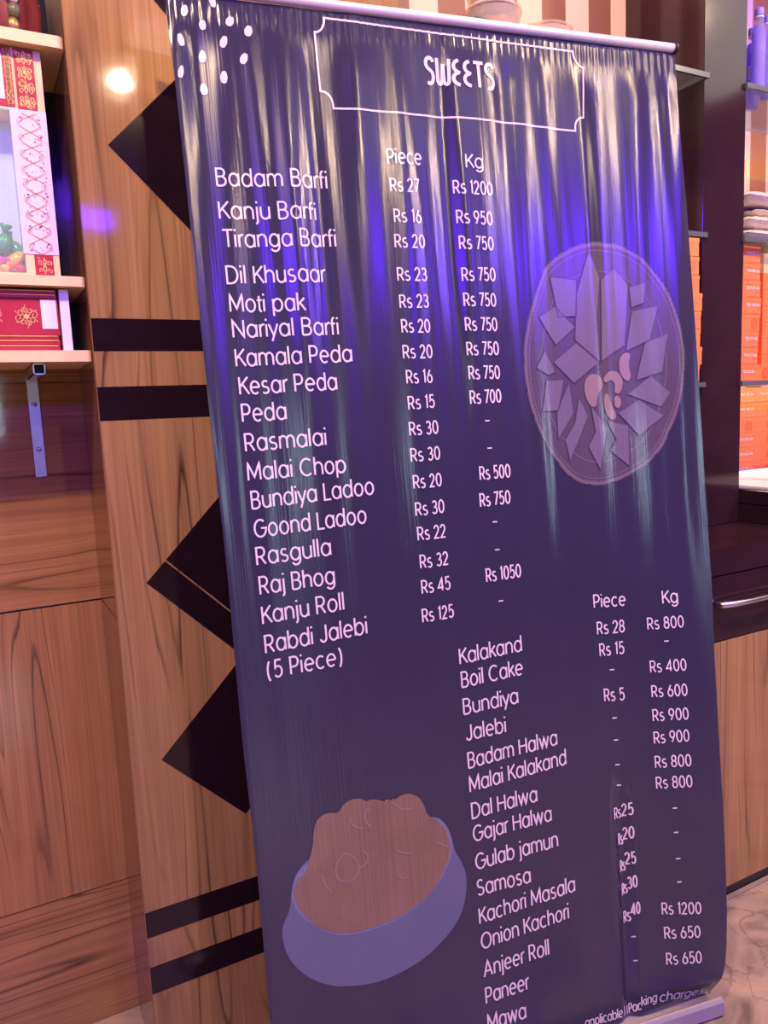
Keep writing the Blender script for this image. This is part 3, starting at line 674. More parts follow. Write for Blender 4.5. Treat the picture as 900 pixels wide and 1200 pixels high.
# heading frame with scooped corners
b = ART['border']
def scoop(p, q, c, n=7):     # quarter arc from p to q bulging towards c
    return [((1-u)**2*p[0]+2*u*(1-u)*c[0]+u*u*q[0], (1-u)**2*p[1]+2*u*(1-u)*c[1]+u*u*q[1]) for u in [i/n for i in range(n+1)]]
fr = [b[0], b[1]] + scoop(b[1], b[2], (b[1][0]+.002, b[2][1]+.004)) + [b[3]] + scoop(b[3], b[4], (b[4][0]-.001, b[3][1]-.002)) + b[4:8] + scoop(b[7], b[8], (b[7][0], b[8][1])) + [b[9]] + scoop(b[9], b[0], (b[0][0]-.001, b[9][1]+.002))
V2, F2 = [], []; ribbon(fr + [b[0]], .0032, V2, F2); printed('heading_frame', V2, F2, M['ink'], 2)
rr = random.Random(3)
for sx, tx in ART['spots']:
    V2, F2 = [], []
    a = rr.uniform(-.5, .3); w_, h_ = .0055*rr.uniform(.8, 1.2), .0095*rr.uniform(.85, 1.15)
    P = [(0, -1), (.75, -.75), (1, 0), (.7, .7), (.25, 1.05), (0, .75), (-.3, 1.0), (-.75, .6), (-1, -.1), (-.7, -.8)]
    fill([(sx+math.cos(a)*x*w_-math.sin(a)*y*h_, tx+math.sin(a)*x*w_+math.cos(a)*y*h_) for x, y in P], V2, F2)
    printed('bud_print', V2, F2, M['ink'], 2)
def round_off(p, n=2):
    for _ in range(n): p = [q for a, b in zip(p, p[1:]+p[:1]) for q in ((a[0]*.75+b[0]*.25, a[1]*.75+b[1]*.25), (a[0]*.25+b[0]*.75, a[1]*.25+b[1]*.75))]
    return p
for k in ('tray', 'bowl_side', 'bowl_inside', 'jalebi'): ART[k] = round_off(ART[k])
ART['cashew'] = [round_off(p) for p in ART['cashew']]
def art(name, polys, mat, layer):
    V2, F2 = [], []
    for p in polys: fill(p, V2, F2)
    return printed(name, V2, F2, M[mat], layer)
def shrink(p, k):
    cx = sum(q[0] for q in p)/len(p); cy = sum(q[1] for q in p)/len(p)
    return [(cx+(x-cx)*k, cy+(y-cy)*k) for x, y in p]
art('tray_print', [ART['tray']], 'traytone', 1)
V2, F2 = [], []
T0 = ART['tray']; ribbon(T0+[T0[0]], .0045, V2, F2); T1 = shrink(T0, .955); ribbon(T1+[T1[0]], .0016, V2, F2)
T2 = shrink(T0, .80); ribbon(T2+[T2[0]], .0018, V2, F2)
for i, (sx, tx) in enumerate(densify(T0, .013)):
    q = arc(sx, tx, .0045, .0045, i*50, i*50+300, 6); ribbon(q, .0013, V2, F2)
printed('tray_rim_print', V2, F2, M['rimtone'], 2)
for p in ART['katli']: art('sweet_slice_print', [p], 'katli', 3)
V2, F2 = [], []
for p in ART['katli']: ribbon(p+[p[0]], .0012, V2, F2)
printed('slice_outline_print', V2, F2, M['traytone'], 4)
for p in ART['cashew']: art('cashew_print', [p], 'cashewtone', 4)
art('bowl_print', [ART['bowl_side']], 'bowltone', 1)
art('bowl_inside_print', [ART['bowl_inside']], 'bowllip', 2)
art('jalebi_print', [ART['jalebi']], 'jalebitone', 3)
for p in ART['swirl']:
    V2, F2 = [], []; q = p
    for _ in range(3): q = [q[0]] + [r for a_, b_ in zip(q, q[1:]) for r in ((a_[0]*.75+b_[0]*.25, a_[1]*.75+b_[1]*.25), (a_[0]*.25+b_[0]*.75, a_[1]*.25+b_[1]*.75))] + [q[-1]]
    ribbon(q, .0038, V2, F2); printed('swirl_print', V2, F2, M['swirltone'], 4)
# rail, hem clip, pole, cassette
def along(s, t, n=0): return BP + BD*s + BU*t + BN*n
tube('top_rail', [along(-.985, 2.000, .003), along(.012, 1.9935, .003)], .0085, M['alu'], bs, 16)
tube('rail_end_cap', [along(.012, 1.9935, .003), along(.020, 1.9935, .003), along(.0225, 1.9935, .003)], [.0095, .0095, .006], M['hollow'], bs, 16)
tube('rail_end_cap', [along(-.985, 2.000, .003), along(-.993, 2.000, .003)], .0095, M['hollow'], bs, 16)
tube('pole', [along(-.47, .06, -.045), along(-.47, 1.99, -.022)], .009, M['alu'], bs, 12)
def cassette():
    prof = [(-.055, .0), (.036, .0), (.042, .006), (.041, .034), (.037, .040), (.032, .041), (.011, .021), (.009, .017), (-.026, .017), (-.028, .044), (-.052, .042), (-.056, .034)]
    s0, s1 = -1.0, -.024; V, F = [], []; n = len(prof)
    for s in (s0, s1):
        for d, z in prof: V.append(BP + BD*s + Vector((-.1827, -.9831, 0))*d + Vector((0, 0, z)))
    F = [list(range(n-1, -1, -1)), list(range(n, 2*n))] + [[i, (i+1) % n, n+(i+1) % n, n+i] for i in range(n)]
    return obj('cassette', V, F, M['cassette'], bs)
cassette()

# ------------------------------------------------------------------ counter and display bays
CY0 = 1.238
ct = tag(boxes('worktop', [((.87, CY0-.002, .866), (2.9, 1.7515, .931)), ((1.8, 1.7515, .866), (2.9, 1.855, .931))], M['dark'], None), 'long dark wenge worktop behind the banner, carrying the display bays', 'worktop')
cb = thing('drawer_cabinet', (2.0, 1.45, 0), 'base cabinet with dark drawer and striped wood front below the worktop', 'cabinet')
box('body', (.90, CY0+.02, .0), (2.9, 1.75, .864), M['hollow'], cb)
for x0, x1 in [(.90, 1.32), (1.323, 2.12), (2.123, 2.9)]:
    box('front_panel', (x0, CY0, .028), (x1, CY0+.019, .6955), M['wood_v3'], cb)
dr = box('drawer', (1.10, CY0, .699), (2.40, CY0+.019, .8625), M['dark'], cb, .001, 1)
box('drawer', (.90, CY0, .699), (1.097, CY0+.019, .8625), M['dark'], cb, .001, 1)
box('kick_plate', (.90, CY0+.002, .001), (2.9, CY0+.019, .0265), M['black'], cb)
hx = [1.565, 1.572, 1.60, 1.66, 1.74, 1.80, 1.828, 1.835]; hy = [0, -.018, -.026, -.031, -.031, -.026, -.018, 0]
tube('handle', [(x, CY0+.001+y, .795) for x, y in zip(hx, hy)], [.006, .008, .0075, .0065, .0065, .0075, .008, .006], M['chrome'], dr, 12)

XL, XR, YP = 1.7945, 1.962, 1.477
tag(box('dark_post', (XL, YP, .9315), (XR, 1.855, 2.998), M['dark'], None, .0012, 1), 'tall glossy dark wenge post standing on the worktop between the display bays', 'post')
def glass_shelf(side, z, label, mat='glass', th=.013):
    if side == 'l': x0, x1, back = 1.06, XL-.0008, 1.735
    else: x0, x1, back = XR+.0008, 2.88, 1.70
    t = thing('glass_shelf', ((x0+x1)/2, 1.6, z), label, 'shelf')
    box('pane', (x0, 1.474, z-th), (x1, back, z), M[mat], t)
    lip = (x1, XL+.008) if side == 'l' else (XR-.009, x0)
    bl = [((x0, 1.4665, z-th), (x1, 1.474, z)), ((lip[0], 1.4665, z-th), (lip[1], YP-.0015, z))]
    boxes('front_edge', bl, M['glass_edge'], t)
    return t
glass_shelf('l', 2.139, 'upper glass shelf left of the dark post, holding plastic tubs')
glass_shelf('l', 1.736, 'middle glass shelf left of the dark post, just over the orange boxes')
glass_shelf('l', 1.338, 'lowest shelf left of the dark post, under the orange box stack')
glass_shelf('r', 2.139, 'upper glass shelf right of the dark post, under the bottles')
glass_shelf('r', 1.736, 'middle glass shelf right of the dark post, under the snack bags')
glass_shelf('r', 1.338, 'lowest dark shelf right of the dark post, between two banks of orange boxes', 'black')

# orange cartons ---------------------------------------------------------------
def flat_strokes(txt, x0, x1, z0, cap, y, th):
    pls, wd = strokes(txt); V2, F2 = [], []; k = (x1-x0)/wd
    for pl in pls: ribbon([(x0+x*k, z0+q*cap/.7) for x, q in pl], th, V2, F2, .01)
    return [(x, y, z) for x, z in V2], F2
ORD = ['topmost', 'second from top', 'third from top', 'fourth from top', 'fifth from top', 'sixth from top', 'seventh from top', 'bottom']
def carton(x0, x1, y0, y1, z0, z1, kind, label, group, col='orange'):
    t = thing('sweet_box', ((x0+x1)/2, (y0+y1)/2, z0), label, 'box', group)
    box('carton', (x0, y0, z0+.0003), (x1, y1, z1-.0003), M[col], t, .0008, 1)
    box('lid_rim', (x0-.0006, y0-.0006, z1-.012), (x1+.0006, y1+.0006, z1-.0002), M[col], t, .0005, 1)
    w_, h = x1-x0, z1-z0; yy = y0-.0012
    def txt(a, b_):
        v, f = flat_strokes('Kanak.jiv'.replace('.', ' '), a, b_, z0+h*.50, h*.17, yy, h*.045)
        obj('name_print', v, f, M['boxwhite'], t)
        boxes('small_print', [((a, yy, z0+h*.16), (b_, yy+.0004, z0+h*.19)), ((a+.004, yy, z0+h*.09), (b_, yy+.0004, z0+h*.115))], M['boxpale'], t)
        boxes('dot_print', [((b_-.010, yy, z0+h*.36), (b_-.006, yy+.0004, z0+h*.42))], M['orange_d'], t)
    def ring(cx):
        V2, F2 = [], []
        for r in (.30, .22, .12): ribbon(arc(cx, z0+h*.45, h*r, h*r*1.1, 0, 360, 20), .0011, V2, F2, .01)
        obj('emblem_print', [(x, yy, z) for x, z in V2], F2, M['orange_d'], t)
    if kind == 'text': txt(x0+w_*.22, x1-w_*.08)
    elif kind == 'ring': ring(x1-w_*.30)
    elif kind == 'both': txt(x0+.028, x0+.075); ring(x1-.02)
    elif kind == 'lines':
        boxes('small_print', [((x1-.026, yy, z0+h*(.30+.13*k)), (x1-.006, yy+.0004, z0+h*(.33+.13*k))) for k in range(4)], M['boxpale'], t)
    return t
h8 = (1.7195-1.3385)/8
for k, xr in enumerate([1.774, 1.777, 1.7815, 1.788, 1.7865, 1.787, 1.7895, 1.783]):
    z1 = 1.7195-k*h8
    carton(xr-.13, xr, 1.4705 + (k % 3)*.002, 1.60, z1-h8, z1, 'ring' if k == 5 else 'lines', 'orange sweet box, %s in the stack left of the dark post' % ORD[k], 'orange boxes left of the post', 'orange_l')
rows = ['text', 'text', 'text', 'text', 'ring', 'text', 'text', 'both']
xa = [1.990, 1.990, 1.989, 1.988, 1.985, 1.984, 1.982, 1.970]; xb = [2.064, 2.064, 2.066, 2.070, 2.066, 2.062, 2.060, 2.115]
for k in range(8):
    z1 = 1.7190-k*h8
    carton(xa[k], xb[k], 1.497, 1.64, z1-h8, z1, rows[k], 'orange sweet box, %s in the upper front stack right of the post' % ORD[k].replace(' from top', ' down'), 'orange boxes in the upper right bay')
for k in range(7):
    z1 = 1.6550-k*h8
    if z1-h8 < 1.385: break
    carton(2.125, 2.265, 1.53, 1.68, z1-h8, z1, ['ring', 'text', 'text', 'ring', 'ring', 'ring', 'ring'][k], 'orange sweet box, %s in the upper set-back stack at the right edge' % ORD[k].replace(' from top', ' down'), 'orange boxes in the upper right bay')
carton(2.125, 2.265, 1.53, 1.68, 1.3385, 1.655-5*h8, 'ring', 'orange sweet box, lowest in the upper set-back stack at the right edge', 'orange boxes in the upper right bay')
h6 = (1.3215-1.0275)/6
for k in range(6):
    z1 = 1.3215-k*h6
    o6 = ['topmost', 'second down', 'third down', 'fourth down', 'fifth down', 'lowest'][k]
    carton(2.205, 2.303 + .003*(k % 2), 1.68, 1.82, z1-h6, z1, ['text', 'text', 'ring', 'text', 'text', 'text'][k], 'orange sweet box, %s in the stack behind the tray by the post' % o6, 'orange boxes in the lower right bay')
    carton(2.309, 2.42, 1.684, 1.82, z1-h6, z1, ['text', 'ring', 'ring', 'ring', 'ring', 'ring'][k], 'orange sweet box, %s in the stack behind the tray, second from post' % o6, 'orange boxes in the lower right bay')

# plinth with white tray
pl = thing('counter_plinth', (2.4, 1.6, .9315), 'low dark glossy plinth on the worktop right of the post', 'plinth')
box('body', (XR+.0008, 1.27, .9318), (2.88, 1.855, .984), M['dark'], pl)
box('top_board', (XR+.0008, 1.268, .986), (2.88, 1.855, 1.0265), M['dark'], pl, .001, 1)
tr = thing('white_tray', (2.2, 1.5, 1.0268), 'white plastic tray on the plinth before the lower orange boxes', 'tray')
box('tray_base', (XR+.004, 1.285, 1.0270), (2.55, 1.672, 1.040), M['white'], tr, .004, 2)
def ridge(pts, r): return tube('ridge', pts, r, M['white2'], tr, 8)
ridge([(XR+.012, 1.60, 1.041), (2.02, 1.60, 1.041), (2.07, 1.58, 1.041), (2.10, 1.53, 1.041), (2.10, 1.44, 1.041), (2.12, 1.38, 1.041), (2.17, 1.35, 1.041), (2.5, 1.35, 1.041)], .006)
ridge([(XR+.012, 1.295, 1.041), (2.53, 1.295, 1.041)], .006)
box('tray_back_rim', (XR+.006, 1.655, 1.0405), (2.54, 1.67, 1.052), M['white'], tr, .002, 2)

# bottles
def bottle(x, y, s, label):
    z = 2.1393; t = thing('water_bottle', (x, y, z), label, 'bottle', 'bottles on the upper right shelf')
    q = .64
    lathe('bottle_body', [(r*q, h) for r, h in [(.022, 0), (.030, .004), (.0315, .02), (.029, .028), (.0315, .036), (.0315, .14), (.029, .147), (.031, .155), (.029, .172), (.022, .190), (.0165, .203), (.0160, .212)]], (x, y, z), M['clear'], t, 24)
    lathe('water', [(r*q, h) for r, h in [(.027, .006), (.0285, .02), (.0285, .160), (.022, .182)]], (x, y, z), M['liquid'], t, 20)
    lathe('cap', [(r*q, h) for r, h in [(.0185, .206), (.0195, .208), (.0195, .222), (.0185, .226)]], (x, y, z), M['cap'], t, 20)
    lathe('neck_ring', [(.0175*q, .200), (.0200*q, .201), (.0200*q, .204), (.0175*q, .205)], (x, y, z), M['white'], t, 20)
    V, F = [], []
    for k in range(9):
        a = math.radians(s - 56 + k*14)
        for zz in (.078, .118): V.append((x+.0322*q*math.cos(a), y+.0322*q*math.sin(a), z+zz))
    for k in range(8): F.append([2*k, 2*k+2, 2*k+3, 2*k+1])
    obj('label', V, F, M['white'], t, True)
bottle(2.150, 1.600, -120, 'clear bottle with white label lit violet, nearest the post on the upper shelf')
bottle(2.062, 1.515, 10, 'violet capped clear bottle, second from the post on the upper shelf')
bottle(2.122, 1.530, -60, 'clear bottle cut by the right picture edge on the upper shelf')

# snack bags
def bag(x0, x1, y0, y1, z0, z1, seed, label):
    rr = random.Random(seed); nx, ny = 26, 14; V, F = [], []
    t = thing('snack_bag', ((x0+x1)/2, (y0+y1)/2, z0), label, 'bag', 'puffed snack bags on the middle right shelf')
    for side in (0, 1):
        for j in range(ny+1):
            for i in range(nx+1):
                u, v = i/nx, j/ny
                e = (max(0, 1-abs(2*u-1)**6)**.5)*(max(0, 1-abs(2*v-1)**4)**.5)
                mid = z0+(z1-z0)*.5; hgt = (z1-z0)*.5*e
                q = rr.uniform(-1, 1)*.0035*e
                V.append((x0+(x1-x0)*u + rr.uniform(-1, 1)*.001, y0+(y1-y0)*v - (q if j == 0 else 0), mid + (hgt*.92+min(q, .001) if side else -hgt*.98)))
    n = (nx+1)*(ny+1)
    for side in (0, 1):
        for j in range(ny):
            for i in range(nx):
                a = side*n+j*(nx+1)+i; q = [a, a+1, a+nx+2, a+nx+1]; F.append(q if side else q[::-1])
    obj('bag_film', V, F, M['snack'], t, True)
    # crimped end seams
    boxes('end_seam', [((x0-.012, y0+.02, z0+(z1-z0)*.48), (x0+.003, y1-.02, z0+(z1-z0)*.52))], M['boxwhite'], t)
M['snack'] = plain('puffed_grain_in_film', (.82, .60, .52), .25, noise=.5, scale=120, bump=.8)
bag(1.99, 2.36, 1.485, 1.66, 1.7365, 1.772, 1, 'bag of pale puffed snacks at the bottom of the pile right of the post')
bag(2.00, 2.37, 1.49, 1.67, 1.7725, 1.812, 2, 'bag of pale puffed snacks, second up in the pile right of the post')
bag(2.06, 2.38, 1.51, 1.68, 1.8125, 1.838, 3, 'thin bag of puffed snacks, third up in the pile right of the post')
bag(2.00, 2.30, 1.49, 1.65, 1.8385, 1.880, 4, 'bag of pale puffed snacks on top of the pile right of the post')

# tubs on the upper left shelf
def tubdish(x, y, z, r, h, label, fillc=None):
    t = thing('plastic_tub', (x, y, z), label, 'tub')
    lathe('tub_body', [(r*.90, 0), (r*.93, .002), (r, h), (r*.97, h), (r*.91, .004)], (x, y, z), M['tub'], t, 36)
    V, F = [], []
    lathe('rim', [(r*.90, .0), (r*.97, .0005), (r*.98, .005), (r*.93, .006)], (x, y, z+.0004), M['white'], t, 36)
    lathe('lid', [(r*1.02, h), (r*1.05, h+.002), (r*1.05, h+.006), (r*.9, h+.008)], (x, y, z), M['tub'], t, 36)
    if fillc: lathe('sweets_inside', [(r*.80, .006), (r*.86, h*.6), (r*.5, h*.75)], (x, y, z), M[fillc], t, 24, 1, 9, .12)
    return t
M['yellow'] = plain('yellow_sweets', (.75, .40, .08), .4, noise=.3, scale=60)
tubdish(1.160, 1.545, 2.1393, .066, .05, 'left round plastic tub above the banner rail, with contents stacked on it', 'yellow')
tubdish(1.160, 1.545, 2.1985, .058, .06, 'small plastic tub stacked on the left tub above the banner rail', 'yellow')
tubdish(1.303, 1.536, 2.1393, .068, .028, 'right shallow round plastic tub above the banner rail')

# ------------------------------------------------------------------ alcove shelves on the left wall
def shelf_board(z0, z1, label):
    V = []; x0, x1, yf, yb = -1.2, PX-.0015, 1.468, WY-.001; r = .010
    P = [(x0, yb), (x0, yf), (x1-r, yf)] + [(x1-r+r*math.sin(a), yf+r-r*math.cos(a)) for a in (.4, .8, 1.2, 1.57)] + [(x1, yb)]
    n = len(P); V = [(x, y, z0) for x, y in P] + [(x, y, z1) for x, y in P]
    F = [list(range(n-1, -1, -1)), list(range(n, 2*n))] + [[i, (i+1) % n, n+(i+1) % n, n+i] for i in range(n)]
    return tag(obj('wall_shelf', V, [f[::-1] for f in F], M['cream']), label, 'shelf', 'cream alcove shelves')
shelf_board(1.928, 1.947, 'top cream shelf in the left alcove, under the dark red ornament')
shelf_board(1.537, 1.554, 'middle cream shelf in the left alcove, under the gift hamper')
shelf_board(1.408, 1.4275, 'lowest cream shelf in the left alcove, held by the steel bracket')

br = thing('shelf_bracket', (.12, 1.6, 1.2), 'steel shelf bracket with square tube and screwed flat bar on wood panel', 'bracket')
tx0, tx1, tz0, tz1, ty = .111, .131, 1.388, 1.4075, 1.497
boxes('square_tube', [((tx0, ty, tz0), (tx1, WY-.0005, tz0+.002)), ((tx0, ty, tz1-.002), (tx1, WY-.0005, tz1)), ((tx0, ty, tz0), (tx0+.002, WY-.0005, tz1)), ((tx1-.002, ty, tz0), (tx1, WY-.0005, tz1))], M['chrome'], br)
box('tube_inner_shade', (tx0+.002, ty+.006, tz0+.002), (tx1-.002, ty+.01, tz1-.002), M['hollow'], br)  # dark sheet standing in for the shade inside the open tube end
P = [(.1085, 1.198), (.1285, 1.199), (.1285, 1.387)] + [(.1185+.010*math.cos(a), 1.389+.008*math.sin(a)) for a in (.6, 1.2, 1.9, 2.5)] + [(.1085, 1.387)]
prism('flat_bar', P, WY-.0065, WY-.0003, M['steel_bar'], br)
for z in (1.340, 1.252):
    s = tube('screw', [(.1185, WY-.0064, z), (.1185, WY-.0085, z), (.1185, WY-.0092, z)], [.0052, .0052, .003], M['chrome'], br, 14)
    boxes('screw_slot', [((.1150, WY-.0096, z-.0006), (.1220, WY-.0089, z+.0006)), ((.1179, WY-.0096, z-.0035), (.1191, WY-.0089, z+.0035))], M['hollow'], s)

# scroll and vine prints
def curl(cx, cz, r, a0, turns, sgn=1):
    n = 18; return [(cx + sgn*r*(1-.8*i/n)*math.cos(a0+turns*6.283*i/n), cz + r*(1-.8*i/n)*math.sin(a0+turns*6.283*i/n)) for i in range(n+1)]
def scrollwork(name, x0, x1, z0, z1, y, parent, th=.0011, unit=.022, mat='gold', seed=1):
    V2, F2 = [], []; rr = random.Random(seed); cx = (x0+x1)/2; hw = (x1-x0)/2
    nrow = max(1, int(round((z1-z0)/unit))); du = (z1-z0)/nrow
    for k in range(nrow):
        zc = z0+du*(k+.5)
        for sg in (-1, 1):
            ribbon(curl(cx+sg*hw*.50, zc+du*.16, min(hw*.36, du*.30), 2.6 + rr.uniform(-.4, .4), 1.3, sg), th, V2, F2)
            ribbon(curl(cx+sg*hw*.42, zc-du*.26, min(hw*.30, du*.22), -1.2 + rr.uniform(-.4, .4), 1.1, sg), th, V2, F2)
            ribbon([(cx, zc-du*.5), (cx+sg*hw*.2, zc-du*.1), (cx+sg*hw*.12, zc+du*.2), (cx, zc+du*.45)], th, V2, F2)
            for q in range(2):
                bx, bz = cx+sg*hw*rr.uniform(.25, .8), zc+du*rr.uniform(-.4, .4)
                ribbon(arc(bx, bz, .0018, .0026, 0, 360, 8), th, V2, F2)
        fill([(cx+.0028*math.cos(a), zc+.004*math.sin(a)) for a in [i*.7854 for i in range(8)]], V2, F2)
    return obj(name, [(x, y, z) for x, z in V2], F2, M[mat], parent)

# gift hamper: a board box with a clear window
HY = 1.490; HX1 = .1705; HX0 = -.16; HZ0, HZ1 = 1.5545, 1.926; HB = 1.553
hm = thing('gift_hamper', (.0, 1.56, HZ0), 'cream gift hamper with red gold damask, floral strip and clear window of sweets', 'hamper')
fx = .1165
boxes('board_frame', [((fx, HY, HZ0), (HX1, HB, HZ1)), ((HX0, HY, 1.826), (fx, HB, HZ1)), ((HX0, HY, HZ0), (fx, HB, HZ0+.006))], M['cream'], hm)
box('lining', (HX0, HB-.004, HZ0+.007), (fx-.0005, HB-.001, 1.825), M['skyblue'], hm)
obj('side_lining', [(fx-.0006, HY+.002, HZ0+.007), (fx-.0006, HB-.004, HZ0+.007), (fx-.0006, HB-.004, 1.825), (fx-.0006, HY+.002, 1.825)], [[3, 2, 1, 0]], M['skyblue'], hm)
box('window', (HX0, HY-.0002, HZ0+.006), (fx, HY+.0004, 1.826), M['film'], hm)
b1 = boxes('damask_strip', [((.1285, HY-.0012, 1.8295), (.1590, HY, HZ1-.001))], M['red'], hm)
scrollwork('gold_scrollwork', .1290, .1585, 1.831, HZ1-.002, HY-.0018, b1, .0013, .023)
b2 = boxes('damask_patch', [((.1305, HY-.0012, HZ0+.002), (.1605, HY, 1.5915))], M['red'], hm)
scrollwork('gold_scrollwork', .133, .1590, HZ0+.004, 1.590, HY-.0018, b2, .0011, .030, 'gold', 5)
b3 = boxes('red_header', [((HX0, HY-.0012, 1.8315), (.1245, HY, HZ1-.001))], M['red'], hm)
scrollwork('gold_scrollwork', .112, .1235, 1.834, HZ1-.004, HY-.0018, b3, .0006, .008, 'gold', 9)
boxes('white_panel_print', [((HX0, HY-.0016, 1.842), (.110, HY-.0012, 1.915))], M['boxwhite'], b3)
fl = boxes('floral_strip', [((fx-.002, HY-.0014, 1.5925), (HX1+.0004, HY-.0002, 1.8285))], M['pastel'], hm)
V2, F2 = [], []; cx = (fx+HX1)/2
for ph in (0, math.pi):
    ribbon([(cx+.016*math.sin(ph+q*.42), 1.5935+q*.00334) for q in range(70)], .0010, V2, F2)
    ribbon([(cx+.0185*math.sin(ph+q*.42+.15), 1.5935+q*.00334) for q in range(70)], .0006, V2, F2)
for k in range(9):
    for sg in (-1, 1): ribbon(curl(cx+sg*.014, 1.606+k*.0255, .006, 1.0*sg, .9, sg), .0008, V2, F2)
obj('vine_print', [(x, HY-.0019, z) for x, z in V2], F2, M['vine'], fl)
for nm, mt, seed, cnt in (('berry_print', 'berry', 4, 64), ('bud_print', 'bluedot', 8, 40)):
    V2, F2 = [], []; rr = random.Random(seed)
    for k in range(cnt):
        zc = 1.600 + (k//8)*.0295 + rr.uniform(-.004, .011); x = cx + rr.uniform(-.019, .019)
        r = rr.uniform(.0008, .0019); fill([(x+r*math.cos(a), zc+r*math.sin(a)) for a in [i*1.0472 for i in range(6)]], V2, F2)
    obj(nm, [(x, HY-.0020, z) for x, z in V2], F2, M[mt], fl)

# wrapped sweets behind the window
CC = {'green': (.03, .38, .16), 'yellow': (.85, .55, .05), 'orange': (.85, .22, .03), 'pink': (.75, .10, .50), 'white': (.85, .80, .72), 'gold': (.75, .50, .16), 'crimson': (.60, .02, .10)}
for k, v in CC.items(): M['wrap_'+k] = plain('foil_wrapper_'+k, v, .22, .15, noise=.2, scale=80, bump=.5)
def candy(col, c, d, L, r, label):
    t = thing('wrapped_sweet', c, label, 'sweet', 'wrapped sweets in the hamper window')
    c = Vector(c); d = Vector(d).normalized(); m = M['wrap_'+col]
    n = 7; P = [c + d*L*(-.5+i/(n-1)) for i in range(n)]; R_ = [r*math.sqrt(max(.06, 1-(2*i/(n-1)-1)**2*.94)) for i in range(n)]
    tube('wrapper', P, R_, m, t, 14)
    for sg in (-1, 1):
        a = c + d*sg*L*.48; tube('twist_end', [a, a+d*sg*L*.08, a+d*sg*L*.34, a+d*sg*L*.36], [r*.22, r*.3, r*.85, r*.7], m, t, 9)
zb = HZ0+.007
for col, c, d, L, r, lab in [
    ('green', (.084, 1.512, zb+.048), (.25, 0, 1), .042, .013, 'green foil sweet standing left of centre in the hamper window'),
    ('green', (.107, 1.522, zb+.040), (-.45, .1, 1), .040, .012, 'green foil sweet against the right side of the hamper window'),
    ('yellow', (.100, 1.504, zb+.022), (.75, .05, .7), .040, .010, 'yellow foil sweet leaning right at the hamper window corner'),
    ('orange', (.066, 1.512, zb+.040), (.1, 0, 1), .036, .011, 'orange foil sweet at the left picture edge in the hamper window'),
    ('pink', (.074, 1.500, zb+.020), (1, 0, .12), .022, .008, 'pink foil sweet lying before the green one in the hamper window'),
    ('white', (.092, 1.503, zb+.012), (.5, .1, .75), .026, .006, 'slim white foil sweet between the green and yellow sweets'),
    ('crimson', (.106, 1.497, zb+.0085), (1, .1, .05), .018, .0065, 'crimson foil sweet on the hamper floor at its right corner'),
    ('gold', (.084, 1.498, zb+.0075), (1, .1, -.05), .020, .0065, 'gold foil sweet on the hamper floor, near the window corner'),
    ('orange', (.062, 1.500, zb+.008), (1, .2, .1), .022, .007, 'orange foil sweet on the hamper floor at the left picture edge'),
    ('white', (.060, 1.528, zb+.062), (.8, 0, .5), .028, .009, 'white foil sweet on top of the pile at the left picture edge'),
    ('yellow', (.050, 1.515, zb+.025), (.3, .2, 1), .034, .010, 'yellow foil sweet beyond the left picture edge in the hamper')]:
    candy(col, c, d, L, r, lab)

# red gift boxes on the lowest shelf
RY = 1.488
def redbox(z0, z1, x1, label, gold_edge=True, y=RY):
    t = thing('red_gift_box', (.0, 1.56, z0), label, 'box', 'red gift boxes on the lowest alcove shelf')
    box('board', (-.22, y, z0+.0003), (x1, 1.64, z1-.0003), M['red'], t, .0012, 2)
    if gold_edge: tube('gold_edge', [(-.22, y-.0004, z1-.0012), (x1-.004, y-.0004, z1-.0012), (x1-.001, y+.002, z1-.0012)], .0010, M['gold'], t, 8)
    return t
zr = 1.4278
redbox(zr, zr+.0105, .1585, 'thin crimson gift box with gold edge, lowest on the bottom alcove shelf')
redbox(zr+.0105, zr+.0195, .1592, 'thin crimson gift box with gold edge, second from the bottom alcove shelf')
redbox(zr+.0195, zr+.0270, .1580, 'thin crimson gift box with gold edge directly under the scroll box')
rb = redbox(zr+.0270, zr+.0895, .1605, 'thick crimson gift box with gold scroll emblem and pale label', False)
zz0 = zr+.031; zz1 = zr+.087
V2, F2 = [], []
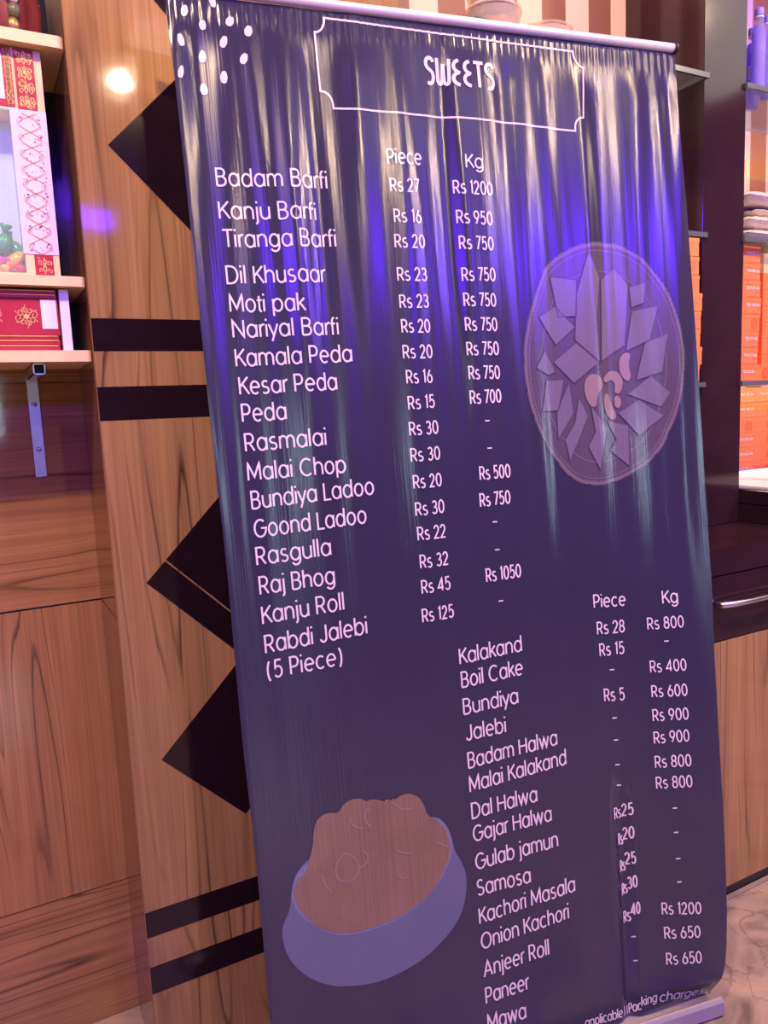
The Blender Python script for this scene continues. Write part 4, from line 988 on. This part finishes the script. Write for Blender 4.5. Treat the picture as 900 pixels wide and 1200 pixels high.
for cx_ in (.052, .1085):
    cz = (zz0+zz1)/2; rr = random.Random(11)
    for a0 in range(0, 360, 45):
        a = math.radians(a0+12); ribbon(curl(cx_+.0125*math.cos(a), cz+.0125*math.sin(a), .0062, a+1.5, 1.0, 1 if a0 % 90 else -1), .0011, V2, F2)
    for a0 in range(20, 380, 60):
        a = math.radians(a0); ribbon([(cx_+.004*math.cos(a), cz+.004*math.sin(a)), (cx_+.012*math.cos(a+.5), cz+.012*math.sin(a+.5)), (cx_+.0205*math.cos(a+.2), cz+.0205*math.sin(a+.2))], .0012, V2, F2)
    fill([(cx_+.0045*math.cos(a), cz+.0045*math.sin(a)) for a in [i*.7854 for i in range(8)]], V2, F2)
obj('gold_emblem', [(x, RY-.0007, z) for x, z in V2], F2, M['gold'], rb)
boxes('pale_label', [((.1325, RY-.0008, zr+.0385), (.1575, RY-.0001, zr+.0880))], M['foam'], rb)
redbox(zr+.0895, zr+.0975, .1595, 'thin crimson gift box with gold edge lying on the scroll box')
redbox(zr+.0975, zr+.1045, .1590, 'thin dark crimson gift box, topmost under the middle alcove shelf')
tag(box('foam_slab', (.1635, 1.487, 1.4278), (.1795, 1.60, 1.5345), M['foam'], None, .0015, 2), 'upright white foam slab right of the red gift boxes', 'slab')

# ornament on the top shelf
on = thing('festive_ornament', (.125, 1.575, 1.9473), 'rounded dark red ornament with green and gold bead column on the top shelf', 'ornament')
lathe('red_body', [(.035, .004), (.055, .010), (.064, .035), (.066, .07), (.058, .11), (.040, .14), (.02, .155)], (.125, 1.575, 1.9473), M['red2'], on, 48, .85, 8, .13)
ball('bead', (.139, 1.513, 1.996), (.011, .008, .012), M['jade'], on)
ball('bead', (.136, 1.513, 1.972), (.011, .008, .013), M['brass'], on)
ball('bead', (.140, 1.512, 2.013), (.007, .006, .006), M['pearl'], on)
ball('bead', (.138, 1.513, 2.028), (.012, .009, .010), M['hollow'], on)
lathe('foot_ring', [(.050, 0), (.052, .003), (.048, .006)], (.125, 1.575, 1.9472), M['brass'], on, 32, .95)
for k in range(11):
    a = math.radians(215+k*13); ball('pearl', (.125+.058*math.cos(a), 1.575+.053*math.sin(a), 1.9515), .0040, M['pearl'], on, 8, 6)
